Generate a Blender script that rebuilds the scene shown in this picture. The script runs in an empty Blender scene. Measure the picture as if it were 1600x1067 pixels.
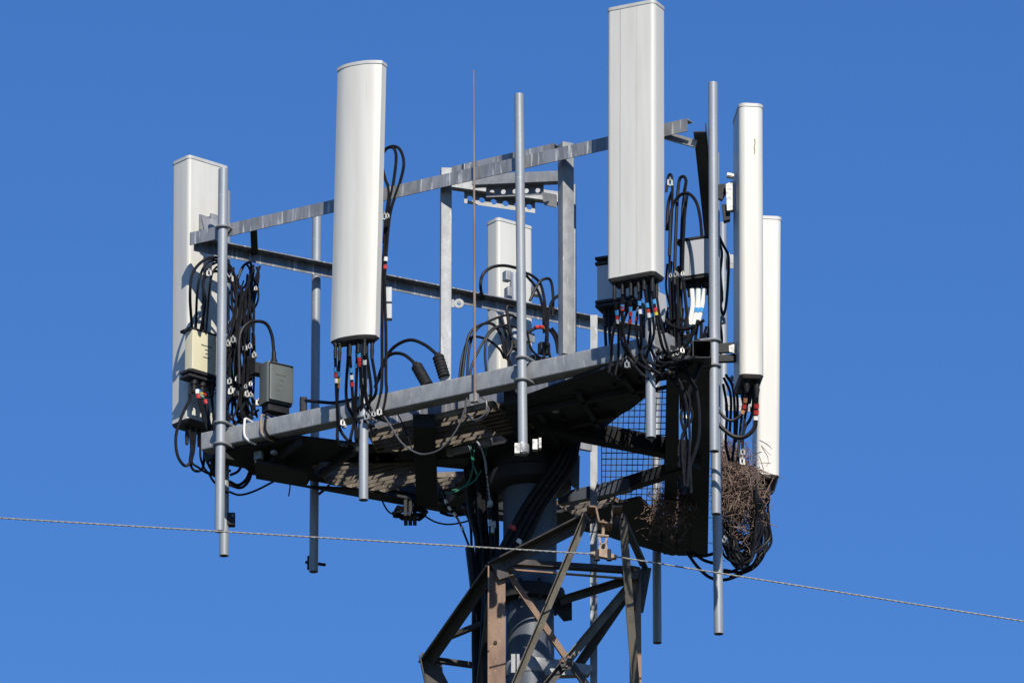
import bpy, math, random
from mathutils import Vector, Matrix
V = Vector
R = math.radians
random.seed(11)
S = bpy.context.scene
COL = S.collection

# ---------------------------------------------------------------- camera
EL, DIST, FPX = R(21), 59.0, 12685.0
H = 22.04                                   # height of the head frame beams above the ground
FW = V((0, math.cos(EL), math.sin(EL)))
UP = V((0, -math.sin(EL), math.cos(EL)))
RT = V((1, 0, 0))
CAM = V((-.084, 0, H + .80)) - DIST * FW
cd = bpy.data.cameras.new('camera'); co = bpy.data.objects.new('camera', cd); COL.objects.link(co)
co.matrix_world = Matrix(((RT.x, UP.x, -FW.x, CAM.x), (RT.y, UP.y, -FW.y, CAM.y), (RT.z, UP.z, -FW.z, CAM.z), (0, 0, 0, 1)))
cd.sensor_width = 36; cd.lens = FPX * 36 / 1600; cd.clip_start = .5; cd.clip_end = 6000
S.camera = co

# ---------------------------------------------------------------- sky, sun, exposure
SUN_EL, SUN_AZ = R(38), R(167)
w = bpy.data.worlds.new('World'); S.world = w; w.use_nodes = True
nt = w.node_tree; bg = nt.nodes['Background']
sky = nt.nodes.new('ShaderNodeTexSky'); sky.sky_type = 'NISHITA'; sky.sun_disc = False
sky.sun_elevation = SUN_EL; sky.sun_rotation = SUN_AZ
sky.altitude = 0; sky.air_density = 1.0; sky.dust_density = 0.0; sky.ozone_density = 10.0
hs = nt.nodes.new('ShaderNodeHueSaturation'); hs.inputs['Saturation'].default_value = 1.09; hs.inputs['Hue'].default_value = .506
nt.links.new(sky.outputs[0], hs.inputs['Color']); nt.links.new(hs.outputs[0], bg.inputs[0]); bg.inputs[1].default_value = .117
sd = bpy.data.lights.new('sun', 'SUN'); sd.energy = 5.0; sd.angle = R(.5); sd.color = (1, .935, .83)
so = bpy.data.objects.new('sun', sd); COL.objects.link(so)
SD = V((math.sin(SUN_AZ) * math.cos(SUN_EL), math.cos(SUN_AZ) * math.cos(SUN_EL), math.sin(SUN_EL)))
so.rotation_euler = SD.to_track_quat('Z', 'Y').to_euler(); so.location = (20, -20, 60)
S.view_settings.view_transform = 'Standard'; S.view_settings.look = 'None'
S.view_settings.exposure = 0.12; S.view_settings.gamma = 1

# ---------------------------------------------------------------- where things stand: sight lines met with the real planes
def ray(px, py): return FW + RT * ((px - 800) / FPX) + UP * ((533.5 - py) / FPX)
def Yp(px, py, Y):
    d = ray(px, py); return CAM + d * ((Y - CAM.y) / d.y)
def Zp(px, py, z):
    d = ray(px, py); return CAM + d * ((z + H - CAM.z) / d.z)
LS = 4.16
AU = V((math.cos(R(-31.2)), math.sin(R(-31.2)), 0)); AN = V((AU.y, -AU.x, 0))
pA = AN * LS / 2 / math.sqrt(3) - AU * LS / 2; pB = pA + AU * LS; pC = -pA - pB
def fr(p, q):
    u = (q - p).normalized(); n = V((u.y, -u.x, 0))
    if n.dot(p) < 0: n = -n
    return p, u, n
FACE = {'F': fr(pA, pB), 'K': fr(pA, pC), 'R': fr(pB, pC)}
def P(px, py, f='F', off=0.0):
    if isinstance(f, (int, float)): return Yp(px, py, f + off)
    p, u, n = FACE[f]; d = ray(px, py)
    q = p + n * off
    return CAM + d * (((q - CAM).dot(n)) / d.dot(n))
Z = V((0, 0, 1))
def at(p, z): return V((p.x, p.y, H + z))

# ---------------------------------------------------------------- mesh builder
class M:
    def __init__(s): s.v = []; s.f = []
    def add(s, vs, fs):
        o = len(s.v); s.v += [V(v) for v in vs]; s.f += [tuple(i + o for i in f) for f in fs]; return s
    def extr(s, prof, p0, p1, xd, cap=True):
        d = (p1 - p0).normalized(); x = (xd - d * xd.dot(d)).normalized(); y = d.cross(x); n = len(prof)
        vs = [p + x * a + y * b for p in (p0, p1) for a, b in prof]
        fs = [(i, (i + 1) % n, n + (i + 1) % n, n + i) for i in range(n)]
        if cap: fs += [tuple(range(n))[::-1], tuple(range(n, 2 * n))]
        return s.add(vs, fs)
    def bar(s, p0, p1, wx, wy, xd):
        a, b = wx / 2, wy / 2
        return s.extr([(-a, -b), (a, -b), (a, b), (-a, b)], p0, p1, xd)
    def angle(s, p0, p1, a, b, t, xd, yflip=1):       # L section: leg a along xd, leg b across it
        pr = [(0, 0), (a, 0), (a, t), (t, t), (t, b), (0, b)]
        if yflip < 0: pr = [(x, -y) for x, y in pr][::-1]
        return s.extr(pr, p0, p1, xd)
    def box(s, c, ax, ay, az, r=0.0):
        """box with half axes ax, ay, az and rounded vertical (az) edges"""
        la, lb = ax.length, ay.length
        pr = rrect(la, lb, r, 4 if r else 1)
        return s.extr(pr, c - az, c + az, ax) if az.cross(ax).dot(ay) > 0 else s.extr([(x, -y) for x, y in pr][::-1], c - az, c + az, ax)
    def tube(s, pts, r, n=7, cap=True):
        rs = r if isinstance(r, list) else [r] * len(pts)
        x = None; o = []
        for i, p in enumerate(pts):
            d = (pts[min(i + 1, len(pts) - 1)] - pts[max(i - 1, 0)])
            d = d.normalized() if d.length > 1e-9 else Z
            if x is None: x = d.orthogonal().normalized()
            x = x - d * x.dot(d); x = x.normalized() if x.length > 1e-6 else d.orthogonal().normalized(); y = d.cross(x)
            o += [p + (x * math.cos(a) + y * math.sin(a)) * rs[i] for a in [2 * math.pi * k / n for k in range(n)]]
        fs = [(i * n + k, i * n + (k + 1) % n, (i + 1) * n + (k + 1) % n, (i + 1) * n + k) for i in range(len(pts) - 1) for k in range(n)]
        if cap: fs += [tuple(range(n))[::-1], tuple(range((len(pts) - 1) * n, len(pts) * n))]
        return s.add(o, fs)
    def hollow(s, p0, p1, r, t, n=20):                # pipe open at both ends
        d = (p1 - p0).normalized(); x = d.orthogonal().normalized(); y = d.cross(x); o = []
        for p, q in ((p0, r), (p1, r), (p1, r - t), (p0, r - t)):
            o += [p + (x * math.cos(2 * math.pi * k / n) + y * math.sin(2 * math.pi * k / n)) * q for k in range(n)]
        fs = [(j * n + k, j * n + (k + 1) % n, ((j + 1) % 4) * n + (k + 1) % n, ((j + 1) % 4) * n + k) for j in range(4) for k in range(n)]
        return s.add(o, fs)
    def lathe(s, c, prof, n=32):
        o = [c + V((math.cos(2 * math.pi * k / n) * r, math.sin(2 * math.pi * k / n) * r, z)) for r, z in prof for k in range(n)]
        m = len(prof)
        fs = [(i * n + k, i * n + (k + 1) % n, (i + 1) * n + (k + 1) % n, (i + 1) * n + k) for i in range(m - 1) for k in range(n)]
        fs += [tuple(range(n))[::-1], tuple(range((m - 1) * n, m * n))]
        return s.add(o, fs)
    def plate(s, pts, t, d=Z):                        # polygon given thickness t along d
        n = len(pts); vs = [p + d * t for p in pts] + list(pts)
        nn = sum(((pts[i] - pts[0]).cross(pts[(i + 1) % n] - pts[0]) for i in range(n)), V())
        fs = [tuple(range(n)), tuple(range(n, 2 * n))[::-1]] + [(i + n, (i + 1) % n + n, (i + 1) % n, i) for i in range(n)]
        if nn.dot(d) < 0: fs = [f[::-1] for f in fs]
        return s.add(vs, fs)
    def mesh(s, name, base):
        me = bpy.data.meshes.new(name); me.from_pydata([tuple(v - base) for v in s.v], [], s.f)
        me.polygons.foreach_set('use_smooth', [True] * len(me.polygons)); me.set_sharp_from_angle(angle=R(35)); me.update(); return me
def rrect(a, b, r, k=4):
    if r <= 0: return [(-a, -b), (a, -b), (a, b), (-a, b)]
    o = []
    for cx, cy, s in ((a - r, -b + r, -90), (a - r, b - r, 0), (-a + r, b - r, 90), (-a + r, -b + r, 180)):
        o += [(cx + r * math.cos(R(s + 90 * j / k)), cy + r * math.sin(R(s + 90 * j / k))) for j in range(k + 1)]
    return o
def smooth(pts, k=5):
    if len(pts) < 3: return [pts[0].lerp(pts[-1], j / 4) for j in range(5)]
    q = [pts[0] * 2 - pts[1]] + pts + [pts[-1] * 2 - pts[-2]]; o = []
    for i in range(1, len(q) - 2):
        a, b, c, d = q[i - 1:i + 3]
        for j in range(k):
            t = j / k
            o.append(.5 * ((2 * b) + (c - a) * t + (2 * a - 5 * b + 4 * c - d) * t * t + (3 * b - a - 3 * c + d) * t ** 3))
    return o + [pts[-1]]

# ---------------------------------------------------------------- objects
BASE = {}
def tag(o, label, cat, group=None):
    o['label'] = label; o['category'] = cat
    if group: o['group'] = group
    return o
def thing(name, label, cat, loc, group=None):
    o = bpy.data.objects.new(name, None); COL.objects.link(o); o.location = loc; o.empty_display_size = .2
    BASE[o.name] = V(loc); return tag(o, label, cat, group)
def part(name, m, mat, parent, label=None):
    b = BASE[parent.name]; o = bpy.data.objects.new(name, m.mesh(name, b)); COL.objects.link(o); o.parent = parent
    o.data.materials.append(mat); BASE[o.name] = b
    if label: o['label'] = label
    return o
def solo(name, m, mat, label, cat, group=None):
    zs = min(v.z for v in m.v); c = sum(m.v, V()) / len(m.v); b = V((c.x, c.y, zs))
    o = bpy.data.objects.new(name, m.mesh(name, b)); COL.objects.link(o); o.location = b; o.data.materials.append(mat); BASE[o.name] = b
    return tag(o, label, cat, group)

# ---------------------------------------------------------------- materials
def mat(name, c, rough=.5, metal=0.0, c2=None, scale=6.0, stretch=(1, 1, 1), lo=.4, hi=.65, bump=0.0, bscale=60, c3=None, s3=30, lo3=.6, hi3=.7, st3=(1, 1, 1), spec=.5, detail=5):
    m = bpy.data.materials.new(name); m.use_nodes = True; t = m.node_tree; N = t.nodes; b = N['Principled BSDF']
    b.inputs['Roughness'].default_value = rough; b.inputs['Metallic'].default_value = metal; b.inputs['Specular IOR Level'].default_value = spec
    b.inputs['Base Color'].default_value = (*c, 1)
    tc = N.new('ShaderNodeTexCoord')
    def layer(prev, col, sc, st, l, h):
        mp = N.new('ShaderNodeMapping'); mp.inputs['Scale'].default_value = st; t.links.new(tc.outputs['Object'], mp.inputs[0])
        nz = N.new('ShaderNodeTexNoise'); nz.inputs['Scale'].default_value = sc; nz.inputs['Detail'].default_value = detail; t.links.new(mp.outputs[0], nz.inputs[0])
        mr = N.new('ShaderNodeMapRange'); mr.inputs[1].default_value = l; mr.inputs[2].default_value = h; t.links.new(nz.outputs[0], mr.inputs[0])
        mx = N.new('ShaderNodeMix'); mx.data_type = 'RGBA'; t.links.new(mr.outputs[0], mx.inputs[0])
        if isinstance(prev, tuple): mx.inputs[6].default_value = (*prev, 1)
        else: t.links.new(prev, mx.inputs[6])
        mx.inputs[7].default_value = (*col, 1); return mx.outputs[2]
    src = c
    if c2: src = layer(src, c2, scale, stretch, lo, hi)
    if c3: src = layer(src, c3, s3, st3, lo3, hi3)
    if not isinstance(src, tuple): t.links.new(src, b.inputs['Base Color'])
    if bump:
        nz = N.new('ShaderNodeTexNoise'); nz.inputs['Scale'].default_value = bscale; nz.inputs['Detail'].default_value = 4; t.links.new(tc.outputs['Object'], nz.inputs[0])
        bp = N.new('ShaderNodeBump'); bp.inputs['Strength'].default_value = bump; bp.inputs['Distance'].default_value = .01; t.links.new(nz.outputs[0], bp.inputs['Height']); t.links.new(bp.outputs[0], b.inputs['Normal'])
    return m
GALV = mat('galvanised steel', (.29, .30, .305), .52, .2, (.225, .235, .245), 16, (1, 1, .6), .4, .62, .1, 80, (.4, .405, .4), 50, .6, .74, (1, 1, .2))
RAILM = mat('streaked galvanised rail', (.27, .28, .30), .5, .3, (.18, .19, .2), 14, (1.6, 1.6, .25), .4, .6, .15, 60, (.62, .62, .6), 30, .58, .7, (1.4, 1.4, .12))
PIPEM = mat('galvanised pipe', (.31, .335, .36), .5, .2, (.255, .28, .305), 9, (1, 1, .2), .4, .65, .05, 40, (.36, .38, .4), 30, .62, .75)
DARK = mat('shade toned dark steel', (.019, .020, .024), .7, .0, (.011, .012, .015), 8, (1, 1, 1), .4, .65, .2, 40)  # underside shade of deck, rear beam and side rail put into the colour
GRATE = mat('stained grating steel', (.21, .178, .145), .7, .05, (.135, .113, .09), 12, (1, 1, 1), .42, .6, .1, 60, (.5, .48, .44), 50, .66, .72)
POLEM = mat('blue grey pole paint', (.088, .102, .126), .45, .1, (.066, .077, .097), 5, (1, 1, .3), .4, .65, .06, 40, (.28, .29, .3), 25, .68, .75)
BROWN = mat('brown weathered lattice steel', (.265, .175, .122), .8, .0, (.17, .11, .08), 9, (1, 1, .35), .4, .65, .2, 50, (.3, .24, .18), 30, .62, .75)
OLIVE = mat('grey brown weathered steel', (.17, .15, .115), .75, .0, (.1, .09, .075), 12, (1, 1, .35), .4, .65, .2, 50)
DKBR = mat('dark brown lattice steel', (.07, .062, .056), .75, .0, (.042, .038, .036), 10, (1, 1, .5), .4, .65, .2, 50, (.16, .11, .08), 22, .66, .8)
RADOME = mat('white fibreglass radome', (.60, .59, .537), .42, 0, (.548, .536, .482), 3.0, (5, 5, .35), .4, .68, 0, 50, (.44, .42, .36), 4.2, .63, .85, (9, 9, .3))
CAPM = mat('off white end cap', (.5, .5, .47), .45, 0, (.42, .41, .38), 9, (1, 1, 1), .45, .7)
SEAM = mat('grey seam line', (.36, .36, .34), .5)
UNDERM = mat('dark plastic base cap', (.055, .05, .045), .6, 0, (.035, .032, .03), 12, (1, 1, 1))
RUB = mat('black cable sheath', (.008, .008, .010), .48, 0, (.015, .015, .017), 18, (1, 1, 1), .45, .65, spec=.18)
RUBT = mat('grey earth cable sheath', (.09, .09, .095), .42)
BOOT = mat('black rubber boot', (.009, .009, .011), .6, 0, (.018, .017, .017), 30, spec=.3)
BLACK = mat('shade black steel', (.010, .010, .012), .7, 0, (.018, .018, .02), 9, spec=.25)  # galvanised members under the deck, coloured near black to stand for shade
ALU = mat('bright cast clamp', (.46, .45, .42), .45, .3, (.25, .25, .24), 40, (1, 1, 1), .5, .62)
CREAM = mat('cream painted housing', (.66, .615, .43), .5, 0, (.6, .555, .38), 6, (1, 1, .4))
PALE = mat('pale grey housing', (.46, .48, .5), .45, 0, (.4, .42, .44), 6, (1, 1, .3))
GREY = mat('mid grey housing', (.115, .13, .122), .5, 0, (.09, .103, .097), 7, (1, 1, .5))
INK = mat('printed label ink', (.12, .12, .1), .7)
TWIG = mat('dry twigs', (.205, .14, .11), .85, 0, (.11, .075, .06), 16, (1, 1, 1), .4, .6, 0, 50, (.26, .2, .16), 30, .62, .7)
RODM = mat('oxidised rod', (.2, .135, .1), .6, .2, (.26, .22, .2), 1.2, (1, 1, 1), .42, .58)
WIREM = mat('aluminium strand', (.3, .3, .285), .55, .2, (.22, .22, .21), 60)
RUSTY = mat('rusted clamp casting', (.36, .27, .19), .7, .1, (.25, .17, .12), 25, (1, 1, 1))
RED = mat('red tape', (.5, .035, .03), .45); BLU = mat('blue tape', (.06, .3, .62), .45); WHT = mat('white tape', (.75, .75, .72), .45)
YEL = mat('yellow tape', (.6, .48, .06), .45); GRN = mat('green earth sheath', (.015, .14, .09), .45); BRT = mat('brown tape', (.45, .2, .1), .5)
TAPE = {'r': RED, 'b': BLU, 'w': WHT, 'y': YEL, 'g': GRN, 'o': BRT}
GROUND = mat('dry grass ground', (.032, .037, .022), .95, 0, (.045, .042, .028), .25, (1, 1, 1), .4, .62, .4, 3, (.03, .04, .018), 1.6, .5, .65)
CONC = mat('concrete', (.3, .29, .27), .9, 0, (.22, .21, .2), 3)

# ---------------------------------------------------------------- ground
g = M(); n = 48; rr = [3, 8, 20, 45, 90, 180, 400, 900, 2500, 5000]
vs = [V((0, 0, 0))] + [V((math.cos(2 * math.pi * k / n) * r, math.sin(2 * math.pi * k / n) * r, 0)) for r in rr for k in range(n)]
fs = [(0, 1 + k, 1 + (k + 1) % n) for k in range(n)] + [(1 + i * n + k, 1 + (i + 1) * n + k, 1 + (i + 1) * n + (k + 1) % n, 1 + i * n + (k + 1) % n) for i in range(len(rr) - 1) for k in range(n)]
g.add(vs, fs); go = bpy.data.objects.new('ground', g.mesh('ground', V())); COL.objects.link(go); go.data.materials.append(GROUND); go['kind'] = 'structure'

# ---------------------------------------------------------------- monopole
PX, PY = .045, 0.0
PC = V((PX, PY, H))
pole = thing('monopole', 'round blue grey steel pole rising inside the brown lattice tower', 'mast', (PX, PY, 0))
part('shaft', M().lathe(V((PX, PY, 0)), [(.42, .45), (.42, .48), (.30, .5), (.172, H - 1.2), (.172, H - 1.17)]), POLEM, pole)
part('upper_shaft', M().lathe(PC, [(.192, -1.12), (.194, -.2), (.19, -.15)]), POLEM, pole)
fl = part('flange', M().lathe(PC, [(.175, -1.225), (.25, -1.22), (.255, -1.17), (.25, -1.125), (.2, -1.12)]), DARK, pole)
b = M()
for k in range(10):
    a = 2 * math.pi * k / 10; c = PC + V((math.cos(a) * .225, math.sin(a) * .225, 0))
    b.lathe(c, [(.014, -1.255), (.014, -1.22)], 6).lathe(c, [(.014, -1.125), (.014, -1.095)], 6)
part('bolt', b, DARK, fl)
m = M(); c = Yp(872, 950, -.02)
m.plate([c + V(q) for q in ((-.06, 0, .1), (.1, 0, .1), (.1, 0, -.08), (.04, 0, -.09), (-.06, 0, .03))], .03, V((0, 1, 0)))
part('gusset', m, DARK, pole)
m = M().lathe(PC, [(.25, -.36), (.30, -.33), (.30, -.24), (.27, -.22), (.27, .1), (.24, .14)])
part('hub_collar', m, DARK, pole)
m = M().lathe(PC, [(.18, -1.78), (.183, -1.775), (.183, -1.68), (.18, -1.675)])
for dy in (-.2,):
    q = PC + V((-.12, dy + .02, -1.73)); m.bar(q + Z * -.07, q + Z * .07, .03, .03, RT).bar(q + V((.035, 0, -.07)), q + V((.035, 0, .07)), .02, .03, RT)
m.bar(PC + V((.1, -.17, -1.8)), PC + V((.42, -.1, -1.77)), .08, .05, V((0, 1, 0)))
part('band_clamp', m, GALV, pole)
part('base_plate', M().lathe(V((PX, PY, 0)), [(.8, .0), (.8, .45), (.75, .46)]), CONC, pole)

# ---------------------------------------------------------------- head frame
head = thing('head_frame', 'triangular galvanised steel antenna platform with rails on top of the pole', 'platform', (0, 0, H))
nF, nK, nR = (FACE[k][2] for k in 'FKR'); uF, uK, uR = (FACE[k][1] for k in 'FKR')
def flat(p, q):                                         # level a member at the mean of its two ends
    z = (p.z + q.z) / 2; return V((p.x, p.y, z)), V((q.x, q.y, z))
def tubeprof(a, t=.008):
    return a
# beams
a, b_ = flat(P(322, 688, 'F', .0), P(1048, 543, 'F', .0))
part('beam', M().box((a + b_) / 2, nF * .062, Z * .068, (b_ - a) / 2, .012), GALV, head)
BZ = a.z
a2, b2 = flat(P(318, 690, 'K', 0), P(1088, 858, 'K', 0)); a2 = a2 + uK * .05
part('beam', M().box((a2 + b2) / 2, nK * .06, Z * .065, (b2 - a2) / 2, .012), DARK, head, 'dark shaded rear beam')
# right beam: an open square tube whose end faces the viewer
a3, b3 = Yp(1097, 553, -2.17), Yp(1092, 850, 2.0); a3, b3 = flat(a3, b3)
m = M(); s_ = .062; t_ = .007
for dx, dz, wx, wz in ((-s_, 0, t_, 2 * s_), (s_, 0, t_, 2 * s_), (0, s_, 2 * s_ - t_, t_), (0, -s_, 2 * s_ - t_, t_)):
    o = V((dx, 0, dz)); m.bar(a3 + o, b3 + o, wx, wz, RT)
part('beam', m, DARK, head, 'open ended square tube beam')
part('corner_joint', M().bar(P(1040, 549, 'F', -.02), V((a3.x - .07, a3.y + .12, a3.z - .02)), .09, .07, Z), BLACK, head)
# inner channel parallel to the front beam
a4, b4 = flat(P(585, 662, 'F', -.32), P(775, 621, 'F', -.32)); d4 = (b4 - a4)
a4 = a4 - d4 * .08; b4 = b4 + d4 * 1.2
m = M().angle(a4, b4, -.09, .11, .008, nF, 1)
part('inner_channel', M().bar(a4, b4, .012, .105, nF).bar(a4 - nF * .05 + Z * .049, b4 - nF * .05 + Z * .049, .088, .008, nF), RAILM, head)
# rails (L sections): standing flange outside, flat flange on top pointing inward
def rail(p, q, n_, h=.1, wd=.075, mt=RAILM, lab=None):
    m = M().bar(p, q, .008, h, n_)
    o = -n_ * (wd / 2 + .0045) + Z * (h / 2 - .004)
    m.bar(p + o, q + o, wd, .008, n_)
    return part('rail', m, mt, head, lab)
r1, r2 = flat(P(297, 371, 'F', .06), P(1074, 198, 'F', .06)); rail(r1, r2, nF, .098)
k1, k2 = flat(P(303, 388, 'K', .0), P(1075, 533, 'K', .0)); rail(k1, k2, nK, .085, .075)
q1, q2 = Yp(1093, 206, -2.08), Yp(1124, 500, 1.6); q1, q2 = flat(q1, q2)
nq = (q2 - q1).normalized().cross(Z); nq.z = 0; nq = nq if nq.x > 0 else -nq
m = M().bar(q1, q2, .086, .008, nq).bar(q1 + nq * .043 - Z * -.03, q2 + nq * .043 + Z * .03, .008, .068, nq)
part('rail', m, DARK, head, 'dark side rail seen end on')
m = M().angle(P(1036, 218, 'F', -.05), Yp(1086, 232, -1.98), .06, .06, .006, V((0, -.2, 1)), 1)
part('corner_bracket', m, GALV, head)
m = M().bar(P(396, 352, 'F', -.02), P(398, 397, 'K', -.02), .05, .012, RT); part('corner_tie', m, DARK, head)
m = M().plate([P(x, y, 'K', .06) for x, y in ((314, 340), (341, 345), (342, 372), (318, 360))], .012, -nK); part('corner_plate', m, GALV, head)
# posts
def post(x0, y0, x1, y1, f, off, ang, wd, dp, mt):
    p, q = P(x1, y1, f, off), P(x0, y0, f, off); p = V((q.x, q.y, p.z))
    xd = V((math.cos(R(ang)), math.sin(R(ang)), 0)); return part('post', M().box((p + q) / 2, xd * wd / 2, Z.cross(xd) * dp / 2, (q - p) / 2, .004), mt, head)
post(697, 265, 698, 600, 'F', -.06, 6, .078, .07, GALV)
post(884, 226, 885, 556, 'F', -.10, 24, .088, .088, GALV)
post(894, 290, 894, 552, 'F', -.30, 10, .05, .05, GALV)
m = M(); c = P(717, 474, 'F', -.09)
ring = [(math.cos(a) * r, math.sin(a) * r) for r in (.036, .014) for a in [2 * math.pi * k / 16 for k in range(16)]]
for s_ in (0, .012):
    m.add([c + RT * x + Z * y + V((0, s_, 0)) for x, y in ring], [(k, (k + 1) % 16, 16 + (k + 1) % 16, 16 + k) if s_ == 0 else (16 + k, 16 + (k + 1) % 16, (k + 1) % 16, k) for k in range(16)])
m.bar(c + V((-.06, .006, 0)), c + V((-.034, .006, 0)), .06, .012, Z)
part('eye_lug', m, GALV, head)
# arms and joists under the deck
def joist(name, p, q, wd, ht, mt=DARK): return part(name, M().bar(p, q, wd, ht, (q - p).cross(Z).normalized()), mt, head)
def ZZ(x, y, z): return Zp(x, y, z)
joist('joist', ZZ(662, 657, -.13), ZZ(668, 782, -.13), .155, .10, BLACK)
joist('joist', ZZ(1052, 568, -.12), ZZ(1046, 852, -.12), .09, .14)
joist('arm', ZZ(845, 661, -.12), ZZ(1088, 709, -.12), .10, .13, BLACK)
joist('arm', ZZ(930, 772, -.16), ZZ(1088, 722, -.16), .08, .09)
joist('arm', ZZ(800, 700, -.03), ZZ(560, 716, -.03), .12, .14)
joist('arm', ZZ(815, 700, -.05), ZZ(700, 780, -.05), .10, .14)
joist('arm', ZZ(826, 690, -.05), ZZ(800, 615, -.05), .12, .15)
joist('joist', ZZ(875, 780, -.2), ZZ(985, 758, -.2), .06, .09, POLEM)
# deck plates
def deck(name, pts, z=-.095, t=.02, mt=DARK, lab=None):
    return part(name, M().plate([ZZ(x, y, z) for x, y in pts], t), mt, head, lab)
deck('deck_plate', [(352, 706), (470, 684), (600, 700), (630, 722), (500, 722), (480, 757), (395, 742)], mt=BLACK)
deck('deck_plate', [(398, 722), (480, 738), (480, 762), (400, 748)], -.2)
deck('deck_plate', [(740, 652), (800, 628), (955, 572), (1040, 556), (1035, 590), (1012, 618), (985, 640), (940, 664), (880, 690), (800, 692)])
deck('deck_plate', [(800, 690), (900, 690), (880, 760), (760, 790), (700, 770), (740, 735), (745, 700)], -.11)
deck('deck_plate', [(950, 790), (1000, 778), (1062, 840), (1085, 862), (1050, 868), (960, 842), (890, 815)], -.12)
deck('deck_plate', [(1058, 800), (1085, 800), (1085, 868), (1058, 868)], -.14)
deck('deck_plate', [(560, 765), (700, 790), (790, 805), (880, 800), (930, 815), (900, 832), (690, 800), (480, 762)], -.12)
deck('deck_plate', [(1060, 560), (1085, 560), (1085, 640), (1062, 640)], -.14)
# gratings: bearing bars on edge with cross rods
def inside(poly, x, y):
    c = False; n = len(poly)
    for i in range(n):
        (x0, y0), (x1, y1) = poly[i], poly[i - 1]
        if (y0 > y) != (y1 > y) and x < (x1 - x0) * (y - y0) / (y1 - y0) + x0: c = not c
    return c
def grating(pix, dirv, pitch, depth, thick, cross, z, mt, crossr=.004, lab=None):
    pts = [ZZ(x, y, z) for x, y in pix]; d = dirv.normalized(); e = Z.cross(d)
    po = [(p.dot(d), p.dot(e)) for p in pts]; zz = pts[0].z; m = M()
    def clip(lo, hi, fixed, along):
        xs = []
        n = len(po)
        for i in range(n):
            a, b = po[i], po[i - 1]
            if along: a, b = a[::-1], b[::-1]
            if (a[0] > fixed) != (b[0] > fixed): xs.append(a[1] + (b[1] - a[1]) * (fixed - a[0]) / (b[0] - a[0]))
        xs.sort(); return list(zip(xs[::2], xs[1::2]))
    e0, e1 = min(p[1] for p in po), max(p[1] for p in po); k = e0 + pitch / 2
    while k < e1:
        for s0, s1 in clip(0, 0, k, True):
            m.bar(d * s0 + e * k + Z * zz, d * s1 + e * k + Z * zz, thick, depth, e)
        k += pitch
    d0, d1 = min(p[0] for p in po), max(p[0] for p in po); k = d0 + cross / 2
    while k < d1:
        for s0, s1 in clip(0, 0, k, False):
            m.bar(d * k + e * s0 + Z * (zz + depth / 2 - crossr), d * k + e * s1 + Z * (zz + depth / 2 - crossr), crossr * 2, crossr * 2, d)
        k += cross
    n = len(pts)
    for i in range(n): m.bar(pts[i], pts[(i + 1) % n], .006, depth + .004, (pts[(i + 1) % n] - pts[i]).cross(Z))
    return part('grating', m, mt, head, lab)
grating([(575, 676), (770, 630), (835, 664), (745, 684), (700, 696), (590, 703)], AU, .070, .037, .012, .12, -.09, GRATE, .007)
grating([(488, 725), (664, 720), (664, 746), (602, 765), (515, 753)], AU, .07, .036, .008, .14, -.09, GRATE, .004)
grating([(680, 742), (724, 740), (716, 758), (694, 764)], AU, .07, .036, .008, .12, -.09, GRATE, .004)
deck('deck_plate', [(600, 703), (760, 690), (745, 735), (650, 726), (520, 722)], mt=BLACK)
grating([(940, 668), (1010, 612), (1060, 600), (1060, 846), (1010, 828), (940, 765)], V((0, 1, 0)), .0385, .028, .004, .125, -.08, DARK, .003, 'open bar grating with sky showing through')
grating([(870, 785), (940, 768), (1000, 800), (930, 822)], AU, .075, .034, .008, .12, -.1, GRATE, .004)
for x, y, w_, h_ in ((404, 712, .03, .03), (428, 707, .02, .012), (404, 724, .025, .012), (868, 640, .02, .02), (720, 703, .07, .02), (757, 692, .05, .03), (703, 706, .02, .03)):
    c = Zp(x, y, -.13); part('clip_plate', M().box(c, AU * w_, V((0, .02, 0)), Z * h_, .004), GALV, head)
for x, y in ((560, 716), (590, 712), (880, 650), (930, 632), (985, 606), (450, 725), (430, 745), (960, 600), (620, 712), (860, 670), (1000, 590), (920, 655)):
    c = Zp(x, y, -.1); part('bolt', M().lathe(c, [(.016, -.03), (.016, .0)], 6), DARK, head)
for p_, q_ in (((470, 690), (400, 738)), ((560, 700), (500, 740)), ((840, 640), (870, 690)), ((905, 615), (935, 664)), ((975, 590), (1000, 622)), ((790, 650), (1010, 606)), ((830, 680), (960, 648))):
    part('rib', M().bar(ZZ(*p_, -.12), ZZ(*q_, -.12), .035, .045, (ZZ(*q_, -.12) - ZZ(*p_, -.12)).cross(Z)), DARK, head)
# ladder and cable support arms behind the top rail
def perf(p, q, h, nh, mt, par, drop):                    # lit web, top flange and a perforated hanging flange
    d = (q - p); L = d.length; u = d.normalized(); m = M(); nn = u.cross(Z).normalized(); nn = nn if nn.y < 0 else -nn
    m.bar(p, q, .006, h, nn); m.bar(p - nn * .031 - Z * h / 2, q - nn * .031 - Z * h / 2, .062, .006, nn)
    c0 = L * .12; cw = (L * .66) / nh; r = drop * .26; b0 = -nn * .062 - Z * (h / 2 + .003)
    for i in range(nh):
        c = p + u * (c0 + cw * (i + .5)) + b0 - Z * drop / 2; N_ = 16; out = []; inn = []
        for k in range(N_):
            a = 2 * math.pi * k / N_; x, y = math.cos(a), math.sin(a); sc = 1 / max(abs(x), abs(y)); out.append((x * sc * cw / 2, y * sc * drop / 2)); inn.append((x * r, y * r))
        for s_ in (0, 1):
            o = -nn * .005 * s_
            m.add([c + u * x + Z * y + o for x, y in out + inn], [((k, (k + 1) % N_, N_ + (k + 1) % N_, N_ + k) if not s_ else (N_ + k, N_ + (k + 1) % N_, (k + 1) % N_, k)) for k in range(N_)])
    return part('support_arm', m, mt, par)
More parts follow.
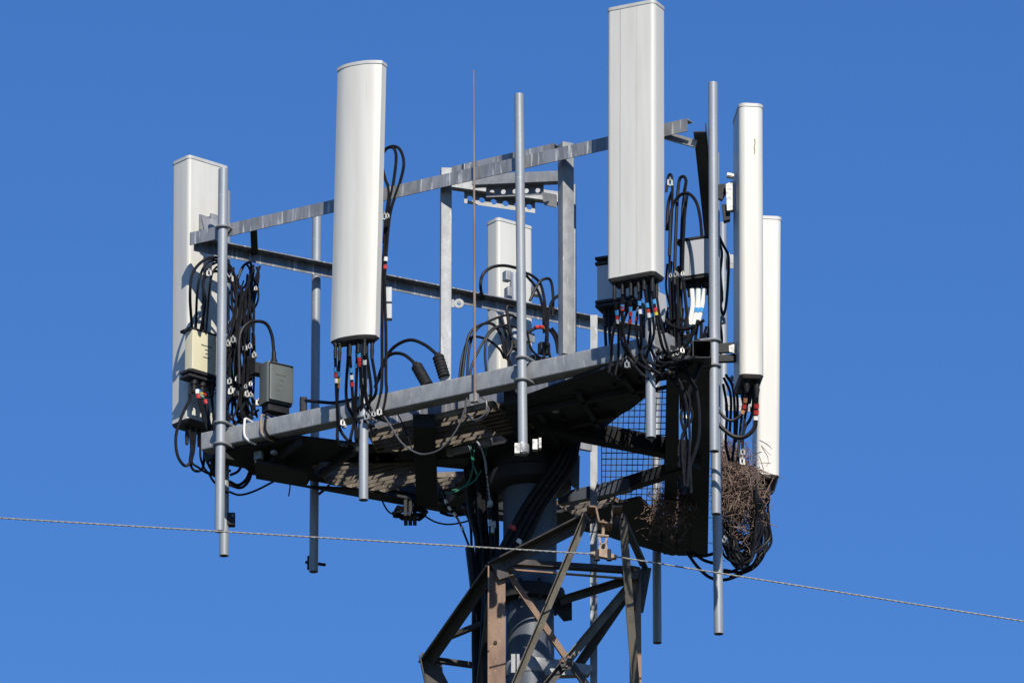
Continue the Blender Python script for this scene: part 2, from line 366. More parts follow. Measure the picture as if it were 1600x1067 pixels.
brk = thing('support_bracket', 'galvanised bracket of three perforated arms between the two posts behind the top rail', 'bracket', P(780, 290, 'F', -.3))
p, q = flat(P(706, 268, 'F', -.16), P(866, 234, 'F', -.16)); part('support_arm', M().bar(p, q, .006, .085, nF).bar(p - nF * .045 + Z * .04, q - nF * .045 + Z * .04, .085, .006, nF), RAILM, brk)
perf(P(738, 281, 'F', -.5), P(874, 275, 'F', -.6), .08, 5, GALV, brk, .075)
perf(P(706, 284, 'F', -.5), P(874, 308, 'F', -.95), .08, 6, GALV, brk, .085)
part('end_plate', M().plate([P(x, y, 'F', -.5) for x, y in ((846, 300), (868, 304), (868, 324), (850, 320))], .02, -nF), GALV, brk)

# ---------------------------------------------------------------- pipes with U bolts
def ubolt(c, r, back, n_, par, name='u_bolt', rad=.010):
    s = Z.cross(n_); pts = [c - n_ * back + s * r]
    pts += [c + (s * math.cos(a) + n_ * math.sin(a)) * r for a in [math.pi * k / 10 for k in range(11)]] + [c - n_ * back - s * r]
    m = M().tube(pts, rad, 8); return part(name, m, GALV, par)
def pipe(x0, y0, x1, y1, f, off, label, r=.033, bolts=(), back=.1, mt=PIPEM, n_=None, tilt=True):
    p, q = P(x0, y0, f, off), P(x1, y1, f, off)
    t = thing('mounting_pipe', label, 'pipe', q, 'upright pipes clamped to the head frame')
    part('pipe', M().hollow(q, p, r, .005), mt, t)
    n_ = n_ or (FACE[f][2] if isinstance(f, str) else V((0, -1, 0)))
    for y in bolts:
        c = p.lerp(q, (y - y0) / (y1 - y0)); ubolt(c, r + .009, back, n_, t)
    return t, p, q
pipe(349, 265, 343, 830, 'F', .115, 'slim galvanised pipe in front of the leftmost white antenna', .036, (357, 663, 696))
pipe(353, 300, 350, 868, 'K', .11, 'pipe end showing just behind the lower left pipe', .034, (808,), .06)
t3, _, _ = pipe(495, 335, 490, 893, 'K', .11, 'rear pipe left of the second antenna with a dark hanging lower end', .033, (), .06)
pipe(569, 200, 568, 781, 'F', .115, 'short pipe end hanging below the second antenna from the left', .034, (655,), .1)
pipe(811, 148, 817, 710, 'F', .115, 'tall bare pipe in front of the middle of the frame', .034, (562, 596), .1)
pipe(1013, 60, 1017, 684, 'F', .115, 'pipe end hanging below the widest antenna', .036, (545,), .1)
pipe(1114, 130, 1116, 705, -1.98, 0, 'tallest bare pipe at the right front corner of the frame', .034, (535, 574), .1, n_=V((.96, -.28, 0)))
pipe(1117, 240, 1119, 803, -.68, 0, 'second of the right hand pipes, ending just above the nest coils', .034)
pipe(1118, 600, 1123, 990, .15, 0, 'lowest hanging pipe end at the right, crossed by cable shadows', .035)
pipe(1129, 349, 1131, 740, 1.22, 0, 'pipe top showing between the tallest pipe and the right hand antenna', .03)
pipe(1024, 450, 1027, 1004, 'K', .11, 'dark pipe end hanging below the rear right corner', .033)
pipe(803, 428, 806, 900, 'K', .11, 'pipe carrying the small rear antenna', .033)
def knob(x, y, f, off, x2, label):
    p = P(x, y, f, off); q = P(x2, y + 2, f, off)
    m = M().box((p + q) / 2, V((.03, 0, 0)), V((0, .03, 0)), Z * .042, .01).bar(p, q, .02, .02, Z)
    return m
part('clamp_knob', M().box(P(486, 879, 'K', .15), V((.028, 0, 0)), V((0, .03, 0)), Z * .045, .008).tube([P(478, 878, 'K', .16), P(508, 882, 'K', .18)], .012), DARK, t3)
part('clamp_knob', M().box(P(361, 812, 'K', .09), V((.03, 0, 0)), V((0, .035, 0)), Z * .045, .012), DARK, bpy.data.objects['mounting_pipe.001'])
tp = bpy.data.objects['mounting_pipe.004']
for x, y in ((808, 700), (836, 694)):
    c = P(x, y, 'F', .15); m = M().bar(c - Z * .045, c + Z * .03, .035, .05, RT).bar(c + V((.035, 0, -.035)), c + V((.035, 0, .04)), .018, .05, RT).bar(c + V((.018, 0, .0)), c + V((.018, -.005, .012)), .05, .03, RT); part('clamp_block', m, ALU, tp)
part('clamp_block', M().lathe(P(817, 700, 'F', .115) - Z * .01, [(.042, -.03), (.044, -.02), (.044, .03), (.042, .035)], 16), GALV, tp)

# ---------------------------------------------------------------- panel antennas
def antenna(label, xt, yt, xb, yb, f, off, yaw, W, D, ports, shape='flat', seams=(), r=.03, grime=None, bk=(.2, .8), pipe_gap=.12, pw=.85):
    """axis from the pixel of its top to the pixel of its bottom; yaw = direction the front faces (deg)"""
    T, B = P(xt, yt, f, off), P(xb, yb, f, off); ax = (T - B).normalized()
    n_ = V((math.cos(R(yaw)), math.sin(R(yaw)), 0)); n_ = (n_ - ax * n_.dot(ax)).normalized(); s = ax.cross(n_).normalized()
    def prof(g_=0.0):
        w2, d2 = W / 2 + g_, D / 2 + g_; o = []
        if shape == 'flat': return rrect(d2, w2, r + g_, 6)
        bulge = .055; k = 14                              # convex front
        for j in range(k + 1):
            a = -1 + 2 * j / k; o.append((d2 - bulge * abs(a) ** 2.6, w2 * a * (1 if abs(a) < 1 else 1)))
        o += [(-d2 + .02, w2), (-d2, w2 - .02), (-d2, -w2 + .02), (-d2 + .02, -w2)]
        return o
    t = thing('panel_antenna', label, 'antenna', B, 'white panel antennas around the head frame')
    pr = prof(); body = M().extr(pr, B + ax * .006, T - ax * .03, n_)
    rd = part('radome', body, RADOME, t)
    if seams:
        for sx, wd in seams:
            m = M(); y = sx * W / 2; m.bar(B + n_ * (D / 2 + .0008) + s * y + ax * .03, T + n_ * (D / 2 + .0008) + s * y - ax * .035, .002, wd, n_)
            part('seam', m, SEAM if sx < 0 else CAPM, rd)
    pc = prof(.004); tp_ = prof(-.012)
    n0 = len(pc); m = M(); o0 = T - ax * .032; o1 = T - ax * .008; o2 = T
    m.add([o + n_ * a + s * b for o, q in ((o0, pc), (o1, pc), (o2, tp_)) for a, b in q],
          [(j * n0 + i, j * n0 + (i + 1) % n0, (j + 1) * n0 + (i + 1) % n0, (j + 1) * n0 + i) for j in range(2) for i in range(n0)] + [tuple(range(n0))[::-1], tuple(range(2 * n0, 3 * n0))])
    part('end_cap', m, CAPM, t)
    m = M(); pq = prof(-.018)
    m.add([o + n_ * a + s * b for o, q in ((B - ax * .02, pq), (B - ax * .002, prof(-.004)), (B + ax * .0055, prof(-.002))) for a, b in q],
          [(j * n0 + i, j * n0 + (i + 1) % n0, (j + 1) * n0 + (i + 1) % n0, (j + 1) * n0 + i) for j in range(2) for i in range(n0)] + [tuple(range(n0))[::-1], tuple(range(2 * n0, 3 * n0))])
    bc = part('base_cap', m, UNDERM, t)
    pts = []
    for a, b in ports:
        c = B + n_ * a * D / 2 + s * b * W / 2; ln = random.uniform(.085, .14); rw = random.uniform(.8, 1.0) * pw; pts.append(c - ax * ln)
        m = M().tube([c - ax * .01, c - ax * .035, c - ax * .037, c - ax * ln * .6, c - ax * ln * .62, c - ax * (ln + .02)], [.022 * rw, .022 * rw, .016 * rw, .016 * rw, .0185 * rw, .0115], 10); part('connector', m, BOOT, bc)
    if bk:                                               # brackets between back and pipe
        for k in bk:
            c = B.lerp(T, k) - n_ * D / 2
            m = M().bar(c - n_ * .006 - ax * .06, c - n_ * .006 + ax * .06, .012, W * .5, n_)
            m.bar(c - n_ * .01 + s * .05, c - n_ * pipe_gap + s * .05, .008, .07, s).bar(c - n_ * .01 - s * .05, c - n_ * pipe_gap - s * .05, .008, .07, s)
            m.bar(c - n_ * pipe_gap - s * .08, c - n_ * pipe_gap + s * .08, .016, .07, n_); part('bracket', m, GALV, t)
    return t, pts, T, B, n_, s
an = math.degrees(math.atan2(nF.y, nF.x)); ak = math.degrees(math.atan2(nK.y, nK.x))
front_ports = [(.3, -.75), (.35, -.55), (.3, -.1), (-.3, -.3), (-.3, .1), (.2, .25), (-.3, .5), (.3, .55), (-.35, .75)]
ANT2 = antenna('white antenna with a convex front, second from the left, facing the viewer', 564, 101, 553, 531, 'F', .33, an + 5, .36, .145, front_ports, 'round', bk=(.12, .85))
wide_ports = [(.5, -.78), (.5, -.45), (.5, -.1), (.45, .2), (.5, .45), (.45, .78), (-.4, -.6), (-.4, -.25), (-.4, .1), (-.4, .45), (-.4, .75)]
ANT3 = antenna('widest white antenna with two vertical seam lines, rising highest of all', 994, 12, 994, 437, 'F', .34, an + 4, .375, .185, wide_ports, 'flat', ((-.42, .004), (.28, .003)), .035, bk=(.15, .8))
ANT1 = antenna('leftmost white antenna seen from behind its mounting pipe', 313, 256, 311, 668, 'K', .32, ak + 12, .375, .205, [(0, -.6), (0, -.3), (0, 0), (0, .3), (0, .6)], 'flat', bk=(.15, .75))
ANT6 = antenna('small white antenna at the rear, seen between the pipes over the front beam', 796, 350, 797, 600, 'K', .30, ak + 8, .33, .15, [(0, -.5), (0, 0), (0, .5)], 'flat', bk=(.25,))
ANT4 = antenna('white right hand antenna with a yellow scratch near its top', 1168.5, 176, 1169.5, 600, -1.0, 0, 6, .38, .175, [(-.32, -.62), (.5, -.62), (.4, .0), (-.35, .1), (.2, .5)], 'flat', r=.045, bk=None, pw=1.45)
ANT5 = antenna('rearmost white antenna at the far right above the twig nest', 1199, 351, 1196, 756, 1.25, 0, 4, .38, .17, [(.2, -.6), (.2, -.2), (-.2, -.4), (.2, .3)], 'flat', r=.03, bk=(.3, .85), pipe_gap=.21)
# scratch on the right hand antenna
T4, B4, n4, s4 = ANT4[2:]
sc = M(); zf = s4 * -(.19 + .0015); 
pts = [B4.lerp(T4, k) + zf + n4 * x for k, x in ((.865, .022), (.85, .026), (.835, .02), (.82, .024), (.81, .02))]
if (s4.y > 0) is False: pts = [p - zf * 2 for p in pts]
sc.tube(smooth(pts, 3), .0035, 5); part('scratch', sc, mat('old yellow scuff', (.3, .25, .08), .8), bpy.data.objects['panel_antenna.004'])
# hinged tilt bracket on antenna 4
ant4 = bpy.data.objects['panel_antenna.004']
def pl4(pix, Y, t): return M().plate([Yp(x, y, Y) for x, y in pix], t, V((0, 1, 0)))
m = pl4([(1134, 288), (1147, 282), (1147, 328), (1136, 329)], -.98, .05); m.tube([Yp(1136, 274, -1.0), Yp(1147, 276, -1.0)], .022, 10)
part('bracket', m, ALU, ant4, 'bright upper tilt bracket')
part('bracket', pl4([(1119, 289), (1140, 286), (1138, 296), (1128, 312), (1119, 308)], -.9, .04), DARK, ant4)
part('bracket', pl4([(1128, 318), (1141, 322), (1141, 342), (1131, 345)], -.94, .06), DARK, ant4)
part('bracket', M().add(*[[], []]).bar(Yp(1116, 545, -.98), Yp(1148, 543, -.98), .07, .03, Z).bar(Yp(1120, 561, -.98), Yp(1150, 560, -.98), .05, .04, Z), DARK, ant4)
part('bracket', pl4([(1139, 540), (1148, 537), (1148, 552), (1139, 549)], -1.02, .03), ALU, ant4, 'bright lower bracket tab')

# ---------------------------------------------------------------- boxes
def box_thing(name, label, cat, x0, x1, y0, y1, f, off, yaw, W, D, mt, fl=DARK, r=.008):
    """W wide face turned to yaw"""
    c = P((x0 + x1) / 2, (y0 + y1) / 2, f, off); h = (y1 - y0) / 2 / 200
    n_ = V((math.cos(R(yaw)), math.sin(R(yaw)), 0)); s = Z.cross(n_)
    t = thing(name, label, cat, c - Z * h)
    part('housing', M().box(c, n_ * D / 2, s * W / 2, Z * h, r), mt, t)
    return t, c, n_, s, h
bt, c, n_, s, h = box_thing('amplifier_box', 'cream box hanging on the back of the leftmost antenna', 'amplifier', 288, 345, 524, 584, 'K', .05, ak + 180 + 12, .26, .09, CREAM, r=.006)
for dz in (h + .012, -h - .012, -h - .05): part('mounting_flange', M().box(c + Z * dz - n_ * .02, n_ * .06, s * .15, Z * .009, .004), DARK, bt)
m = M()
for i, wd in enumerate((.10, .03, .02, .06)): m.bar(c + n_ * .0465 + s * (.0 - wd / 2) + Z * (h * .35 - i * .03), c + n_ * .0465 + s * wd / 2 + Z * (h * .35 - i * .03), .002, .007, n_)
part('printed_label', m, INK, bt)
AMP_PORTS = []
for k in (-.3, 0, .35):
    q = c + s * k * .25 - Z * (h + .05); AMP_PORTS.append(q - Z * .11); part('connector', M().tube([q + Z * .04, q - Z * .05, q - Z * .052, q - Z * .11], [.028, .028, .02, .018], 10), BOOT, bt)
gb, c, n_, s, h = box_thing('splitter_box', 'grey equipment box above the left end of the front beam', 'equipment box', 403, 459, 572, 634, 'K', -.35, -58, .215, .13, GREY, r=.02)
part('lid', M().box(c + n_ * .069, n_ * .005, s * .098, Z * (h - .012), .02), GREY, gb)
m = M()
for i, (o, wd) in enumerate(((0, .09), (.005, .035), (.0, .022), (-.02, .03))): m.bar(c + n_ * .0755 + s * (o - wd / 2) + Z * (h * .4 - i * .04), c + n_ * .0755 + s * (o + wd / 2) + Z * (h * .4 - i * .04), .002, .006, n_)
part('printed_label', m, INK, gb)
part('mounting_bracket', M().box(c - n_ * .1 - s * .09 + Z * h * .9, n_ * .04, s * .05, Z * .04, 0), DARK, gb)
part('base_tray', M().box(c - Z * (h + .03), n_ * .05, s * .09, Z * .03, .01).tube([c - Z * (h + .02) + s * .07, c - Z * (h + .14) + s * .07], .03, 10), BOOT, gb)
part('connector', M().tube([P(428, 572, 'K', -.35), P(428, 563, 'K', -.35), P(428, 562, 'K', -.35), P(428, 550, 'K', -.35)], [.025, .025, .018, .016], 10), BOOT, gb)
wb, c, n_, s, h = box_thing('radio_unit', 'white radio box behind the tallest bare pipe at the right', 'radio unit', 1066, 1119, 382, 434, -1.75, 0, -112, .19, .16, PALE, r=.02)
for dz in (h + .02, -h - .02): part('mounting_flange', M().box(c + Z * dz + s * -.03 - n_ * .01, n_ * .085, s * .13, Z * .008, .004), DARK, wb)
part('panel_groove', M().bar(c + n_ * .081 + s * -.04 - Z * h * .95, c + n_ * .081 + s * -.04 + Z * h * .95, .002, .004, n_), INK, wb)
WP = []
for k in (-.3, -.05, .2, .42):
    q = c + s * k * .23 - Z * (h + .03); WP.append(q - Z * .1); part('connector', M().tube([q, q - Z * .05, q - Z * .052, q - Z * .1], [.026, .026, .02, .018], 10), BOOT, wb)
rb, c, n_, s, h = box_thing('radio_unit', 'pale radio box half hidden behind the lower edge of the widest antenna', 'radio unit', 937, 995, 418, 470, 'F', -.1, an + 10, .27, .14, PALE, r=.006)
for dz in (h + .015, h + .055, -h - .015, -h - .045): part('cooling_fin', M().box(c + Z * dz, n_ * .085, s * .145, Z * .009, .004), DARK, rb)
for k in (-.7, -.3):
    q = c + s * k * .13 - Z * (h + .05); part('connector', M().tube([q, q - Z * .06, q - Z * .062, q - Z * .13], [.026, .026, .018, .015], 10), BOOT, rb)
m = M()
for y in (462, 488): m.box(P(607, y, 'F', .02), RT * .026, V((0, .03, 0)), Z * .055, .008)
jb = solo('junction_box', m, PALE, 'small double pale junction box beside the second antenna from the left', 'junction box')
sb, c, n_, s, h = box_thing('splitter_box', 'small grey box deep among the cables below the widest antenna', 'equipment box', 1014, 1032, 518, 544, 'F', .02, -75, .085, .05, GREY, r=.008)
solo('weather_shield', M().plate([P(x, y, 'F', -.02) for x, y in ((1029, 456), (1038, 460), (1040, 480), (1036, 502), (1030, 488), (1027, 470))], .02, -nF), PALE, 'pale kite shaped plate hanging below the right edge of the widest antenna', 'plate')

# ---------------------------------------------------------------- rod, climbing rail
m = M(); p, q = P(740, 110, 'F', .1), P(742, 628, 'F', .1); m.tube([p, p.lerp(q, .25), p.lerp(q, .5), q], [.005, .007, .009, .0105], 8)
rod = thing('lightning_rod', 'thin brownish rod standing upright on the front beam', 'rod', q)
part('rod', m, RODM, rod); part('clamp', M().box(P(741, 622, 'F', .085), uF * .03, nF * .02, Z * .03, .004), GALV, rod)
p, q = Yp(928, 492, .35), Yp(917, 1067, .2); d = (q - p); e_ = p + d * 6.1
m = M().extr([(-.026, 0), (.026, 0), (.026, .008), (-.02, .008), (-.02, .035), (-.026, .035)], V((p.x - .1, .1, .0)), p, RT)
cr = thing('climbing_rail', 'flat galvanised rail running down behind the platform beside the pole', 'rail', (p.x - .1, .1, 0))
part('rail', m, GALV, cr)
for y in (700, 1045):
    c = Yp(924, y, .28); part('stand_off', M().bar(c, V((PX + .1, .1, c.z)), .05, .03, Z), GALV, cr)
mlug = M().plate([Yp(x, y, -.1) for x, y in ((882, 742), (899, 706), (906, 712), (905, 762), (901, 764))], .05, V((0, 1, 0)))
part('gusset', mlug, POLEM, head, 'pale gusset plate catching the sun')

# ---------------------------------------------------------------- lattice tower
lat = thing('lattice_tower', 'brown weathered steel lattice tower peak around the round pole', 'tower', (.05, 0, 0))
N1, N2 = Yp(916, 806, -1.0), Yp(967, 812, -1.0)
N3, N5, N4 = Yp(776, 880, -.55), Yp(992, 888, -.25), Yp(664, 1028, .3)
N6 = V((.12, .65, N3.z - .2))
def LA(name, p, q, w, mt, xd, t=.008, flip=1, wb=None): return part(name, M().angle(p, q, w, wb or w, t, xd, flip), mt, lat)
def brace(name, p, q, w, mt, d=.006): return LA(name, p, q, w, mt, (q - p).cross(V((0, 1, 0))).normalized(), d, 1)
# legs run to the ground, spreading slowly
def foot(p, k=1.9): return V(((p.x - .05) * k + .05, p.y * k, .0))
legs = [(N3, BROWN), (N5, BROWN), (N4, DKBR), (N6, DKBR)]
m3b = V((N3.x, N3.y, 0))
for (p, mt) in legs:
    lo = V((p.x, p.y, p.z - 2.2)); f_ = foot(p)
    if p is N4: lo = Yp(674, 1075, .3); lo = p + (lo - p) * 1.0; lo2 = V((lo.x - .02, lo.y, lo.z - 2))
    wd = .125 if p is N3 else .085
    x = RT if p is not N5 else RT
    top = p + Z * (.02)
    LA('leg', p - V((wd * .5, 0, .06 if p is N3 else 0)), lo - V((wd * .5, 0, 0)), wd, mt, x, .01, 1)
    e0 = lo if p is not N4 else lo
    LA('leg', e0 - V((wd * .5, 0, 0)), V((f_.x - wd * .5, f_.y, 0)), wd, mt, x, .01, 1)
    part('footing', M().lathe(V((f_.x, f_.y, 0)), [(.3, -.02), (.3, .3), (.25, .32)], 20), CONC, lat)
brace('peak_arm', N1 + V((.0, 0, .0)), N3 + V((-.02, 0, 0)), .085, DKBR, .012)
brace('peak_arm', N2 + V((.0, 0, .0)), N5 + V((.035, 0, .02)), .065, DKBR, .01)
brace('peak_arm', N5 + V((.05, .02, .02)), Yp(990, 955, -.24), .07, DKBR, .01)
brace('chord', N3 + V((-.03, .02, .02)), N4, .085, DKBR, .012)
lowL = Yp(776, 1128, -.56); lowR = Yp(988, 1128, -.27)
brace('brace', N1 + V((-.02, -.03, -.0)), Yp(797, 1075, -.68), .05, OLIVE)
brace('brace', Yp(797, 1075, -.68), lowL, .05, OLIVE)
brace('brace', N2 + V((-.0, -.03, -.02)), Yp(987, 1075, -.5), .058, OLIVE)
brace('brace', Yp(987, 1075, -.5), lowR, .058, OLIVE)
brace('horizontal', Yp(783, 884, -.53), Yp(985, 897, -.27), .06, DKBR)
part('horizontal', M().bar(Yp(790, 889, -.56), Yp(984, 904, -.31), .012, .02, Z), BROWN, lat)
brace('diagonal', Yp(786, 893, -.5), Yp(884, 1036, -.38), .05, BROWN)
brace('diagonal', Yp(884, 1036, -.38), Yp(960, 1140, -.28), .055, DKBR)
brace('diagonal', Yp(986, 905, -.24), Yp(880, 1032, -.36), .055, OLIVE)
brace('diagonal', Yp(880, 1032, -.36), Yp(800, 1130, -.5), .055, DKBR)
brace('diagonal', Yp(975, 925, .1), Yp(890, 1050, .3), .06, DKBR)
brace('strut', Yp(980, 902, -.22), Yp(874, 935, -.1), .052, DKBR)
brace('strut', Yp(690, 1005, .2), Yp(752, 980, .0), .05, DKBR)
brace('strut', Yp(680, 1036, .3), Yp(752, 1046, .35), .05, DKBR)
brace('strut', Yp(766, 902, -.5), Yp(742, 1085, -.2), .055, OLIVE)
part('gusset', M().plate([Yp(x, y, -.6) for x, y in ((766, 880), (790, 872), (796, 900), (780, 905))], .012, V((0, 1, 0))), DKBR, lat)
part('gusset', M().plate([Yp(x, y, .28) for x, y in ((658, 1018), (690, 1030), (692, 1050), (705, 1075), (668, 1075))], .012, V((0, 1, 0))), DKBR, lat)
for x, y, Y in ((784, 897, -.55), (789, 905, -.54), (886, 1034, -.42), (774, 1003, -.56), (980, 896, -.33)): part('bolt', M().tube([Yp(x, y, Y - .012), Yp(x, y, Y + .01)], .014, 6), DKBR, lat)
for gx, gy, gY, gw, gh in ((984, 894, -.31, .075, .06), (884, 1036, -.43, .05, .05), (921, 808, -1.03, .05, .05), (967, 812, -1.03, .045, .06)):
    c = Yp(gx, gy, gY); gp = part('gusset', M().plate([c + V(q) for q in ((-gw, 0, gh * .6), (-gw * .3, 0, gh), (gw, 0, gh * .7), (gw * .8, 0, -gh * .8), (-gw * .5, 0, -gh))], .01, V((0, 1, 0))), DKBR, lat)
    for bx, bz in ((-.45, .3), (.5, .25), (.1, -.45)): part('bolt', M().lathe(c + V((gw * bx, -.004, gh * bz)), [(.011, -.008), (.011, .008)], 8), BROWN, gp)
# hat shaped bracket between the two peak arms
hat = [(917, 796), (931, 797), (936, 820), (955, 823), (957, 797), (972, 796)]
pp = [Yp(x, y, -1.1) for x, y in hat]; m = M()
for i in range(5): m.bar(pp[i], pp[i + 1], .012, .16, V((0, 0, 1)) if i in (0, 2, 4) else RT)
part('hat_bracket', m, BROWN, lat)
for k in range(2, 7):                                    # panels of the body below the picture
    z0, z1 = 19.2 - (k - 2) * 3.6, 19.2 - (k - 1) * 3.6
    if z1 < .5: z1 = .5
    def on(p, z): f_ = foot(p); return p.lerp(f_, (p.z - z) / p.z)
    ring = [N3, N5, N6, N4]
    for i in range(4):
        a, b_ = ring[i], ring[(i + 1) % 4]; brace('diagonal', on(a, z0), on(b_, z1), .07, DKBR); brace('horizontal', on(a, z0), on(b_, z0), .07, DKBR)

# suspension clamp and overhead wire
cl = thing('suspension_clamp', 'rusty clamp hanging from the hat shaped bracket and gripping the overhead wire', 'clamp', Yp(941, 868, -1.12))
Yc = -1.14
m = M().tube([Yp(943, 812, Yc), Yp(942, 838, Yc)], .012, 8); part('hook_rod', m, RUSTY, cl)
m = M().tube([Yp(934, 836, Yc - .01), Yp(951, 838, Yc - .01)], .012, 8).bar(Yp(936, 836, Yc), Yp(938, 852, Yc), .016, .03, RT).bar(Yp(949, 838, Yc), Yp(945, 852, Yc), .016, .03, RT); part('shackle', m, RUSTY, cl)
m = M().plate([Yp(x, y, Yc - .015) for x, y in ((937, 848), (948, 848), (950, 862), (964, 867), (963, 871), (950, 871), (934, 868), (922, 867), (922, 862), (934, 860))], .05, V((0, 1, 0))); part('clamp_body', m, RUSTY, cl)
m = M()
for x in (933, 952): m.tube([Yp(x, 858, Yc - .02), Yp(x, 876, Yc - .02)], .014, 6).tube([Yp(x, 872, Yc - .02), Yp(x, 875, Yc - .02)], .022, 6)
m.tube([Yp(943, 852, Yc - .03), Yp(943, 852, Yc + .05)], .014, 8)
part('bolt', m, DARK, cl)
wc = Yp(941, 866, Yc); wp = []; dirw = V((1, math.tan(R(17)), 0)).normalized()
ss = [-120, -80, -50, -30, -18, -10] + [-6 + .05 * i for i in range(241)] + [10, 18, 30, 50, 80, 120]
lob = M(); nn = 14; ov = []
sl_l = Yp(0, 804, Yc - 4.35 * math.tan(R(17))); sl_r = Yp(1600, 970, Yc + 3.1 * math.tan(R(17)))
kl = (wc.z - sl_l.z) / 4.4; kr = (wc.z - sl_r.z) / 3.1
for i, s in enumerate(ss):
    dz = -(kl if s < 0 else kr) * abs(s) / .956 + .00018 * s * s
    if abs(s) < .12: dz = dz * abs(s) / .12
    c = wc + dirw * s + Z * dz; sd_ = V((-dirw.y, dirw.x, 0))
    for k in range(nn):
        a = 2 * math.pi * k / nn; r_ = .0060 + .00025 * math.cos(7 * 2 * math.pi * k / nn)
        aa = a + s * 14 * 0; ov.append(c + (sd_ * math.cos(a + s * 18) + Z * math.sin(a + s * 18)) * r_)
lob.add(ov, [(i * nn + k, i * nn + (k + 1) % nn, (i + 1) * nn + (k + 1) % nn, (i + 1) * nn + k) for i in range(len(ss) - 1) for k in range(nn)])
solo('overhead_wire', lob, WIREM, 'long grey stranded wire crossing the whole view in front of the tower', 'wire')

# ---------------------------------------------------------------- cables
def cable(pts, f, off, label, group, r=.0115, tapes=None, mt=RUB, boots=(), jit=0.0, name='cable', cat='cable', k=5):
    Q = []
    for q in pts:
        o = off + (q[2] if len(q) > 2 else 0)
        p = q if isinstance(q, V) else P(q[0], q[1], f, o)
        Q.append(p + V((random.uniform(-jit, jit), random.uniform(-jit, jit), 0)))
    sm = smooth(Q, k); o = solo(name, M().tube(sm, r, 7), mt, label, cat, group)
    for tt, colr in (tapes or ()):
        L = [0]
        for i in range(1, len(sm)): L.append(L[-1] + (sm[i] - sm[i - 1]).length)
        def pos(d):
            for i in range(1, len(sm)):
                if L[i] >= d: return sm[i - 1].lerp(sm[i], (d - L[i - 1]) / max(1e-6, L[i] - L[i - 1]))
            return sm[-1]
        part('tape_band', M().tube([pos(tt), pos(tt + .016), pos(tt + .032)], r + .0035, 8), TAPE[colr], o)
    for e, ln in boots:
        a, b = (sm[0], sm[min(3, len(sm) - 1)]) if e == 0 else (sm[-1], sm[max(-4, -len(sm))]); d = (b - a).normalized()
        part('connector_boot', M().tube([a, a + d * ln * .2, a + d * ln * .6, a + d * ln], [r + .006, r + .012, r + .01, r + .002], 9), BOOT, o)
    return o
G1 = ('black jumper cable looped in the tangle behind the lower part of the leftmost antenna pipe', 'cables looped at the leftmost antenna')
for pts in (
    [(300, 515, .22), (297, 460), (302, 425), (322, 405), (345, 404), (362, 420), (370, 450), (366, 490), (354, 520)],
    [(306, 515, .22), (309, 450), (320, 415), (338, 407), (358, 425), (372, 475), (362, 530), (357, 560), (364, 610)],
    [(318, 520, .22), (318, 440), (326, 418), (345, 411), (362, 435), (375, 470), (371, 520), (359, 590), (363, 640), (352, 656)],
    [(322, 520, .22), (328, 445), (336, 420), (352, 416), (370, 436), (379, 480), (373, 520), (366, 570), (373, 620), (364, 652), (350, 655)],
    [(314, 515, .22), (321, 470), (317, 440), (332, 425), (350, 428), (366, 452), (368, 490), (358, 530), (352, 560)],
    [(372, 436), (380, 416), (392, 412), (389, 440), (375, 480), (369, 540), (377, 600)],
    [(376, 425), (384, 413), (391, 425), (384, 445), (378, 452)],
    [(396, 414), (394, 440), (391, 500), (383, 560), (381, 600), (388, 640), (400, 648)],
    [(406, 416), (398, 445), (396, 520), (391, 580), (394, 620), (398, 640)],
    [(401, 417), (404, 432), (397, 470), (385, 520), (387, 560), (379, 610), (384, 652)],
    [(392, 418), (390, 450), (381, 500), (378, 540), (370, 580), (378, 640), (392, 660)],
    [(364, 430), (378, 460), (374, 500), (362, 540), (356, 575)],
    [(352, 545), (360, 570), (362, 610), (370, 640), (378, 655)],
    [(390, 500), (388, 560), (384, 620), (374, 650)],
    [(395, 520), (393, 590), (382, 640), (368, 662), (352, 664)],
    [(355, 580), (366, 600), (380, 612), (394, 622), (402, 634)],
    [(350, 640), (362, 655), (375, 660), (392, 650), (404, 640)],
    [(372, 520), (372, 560), (366, 600), (354, 640)],
    [(384, 470), (379, 530), (385, 590), (378, 630)],
): cable(pts, 'K', -.16 + random.uniform(-.07, .05), *G1, r=random.choice((.0085, .0098, .0112)))
for i in range(16):
    xa, xb, xc = random.uniform(362, 404), random.uniform(358, 398), random.uniform(352, 398)
    cable([(xa, random.uniform(418, 450)), (xa + random.uniform(-8, 6), 470), (xb, random.uniform(500, 540)), (xb + random.uniform(-9, 9), 590), (xc, random.uniform(625, 652)), (xc + random.uniform(-14, 14), random.uniform(652, 664))], 'K', random.uniform(-.3, -.02), *G1, r=random.choice((.006, .0075, .0095)))
cable([(374, 600), (374, 530), (384, 508), (400, 502), (416, 506), (425, 525), (428, 552)], 'K', -.33, 'black jumper arching over to the top of the grey equipment box', 'cable', .0125) 
GA = ('black cable drooping below the leftmost antenna beside its pipe', 'cables drooping below the leftmost antenna')
cable([AMP_PORTS[2], P(299, 612, 'K', 0), P(296, 625, 'K', 0), P(284, 650, 'K', 0), P(275, 680, 'K', 0), P(277, 710, 'K', 0), P(288, 727, 'K', 0), P(297, 722, 'K', 0), P(300, 700, 'K', .1), P(303, 672, 'K', .2)], 'K', 0, 'black cable hanging in the widest loop left of the leftmost antenna', 'loop cable', .0115, [(.03, 'g'), (.065, 'r'), (.1, 'y')])
cable([AMP_PORTS[1], P(308, 612, 'K', 0), P(318, 650, 'K', 0), P(329, 690, 'K', 0), P(332, 730, 'K', 0), P(342, 750, 'K', 0)], 'K', 0, *GA, .0125, [(.04, 'b'), (.075, 'w'), (.11, 'r')])
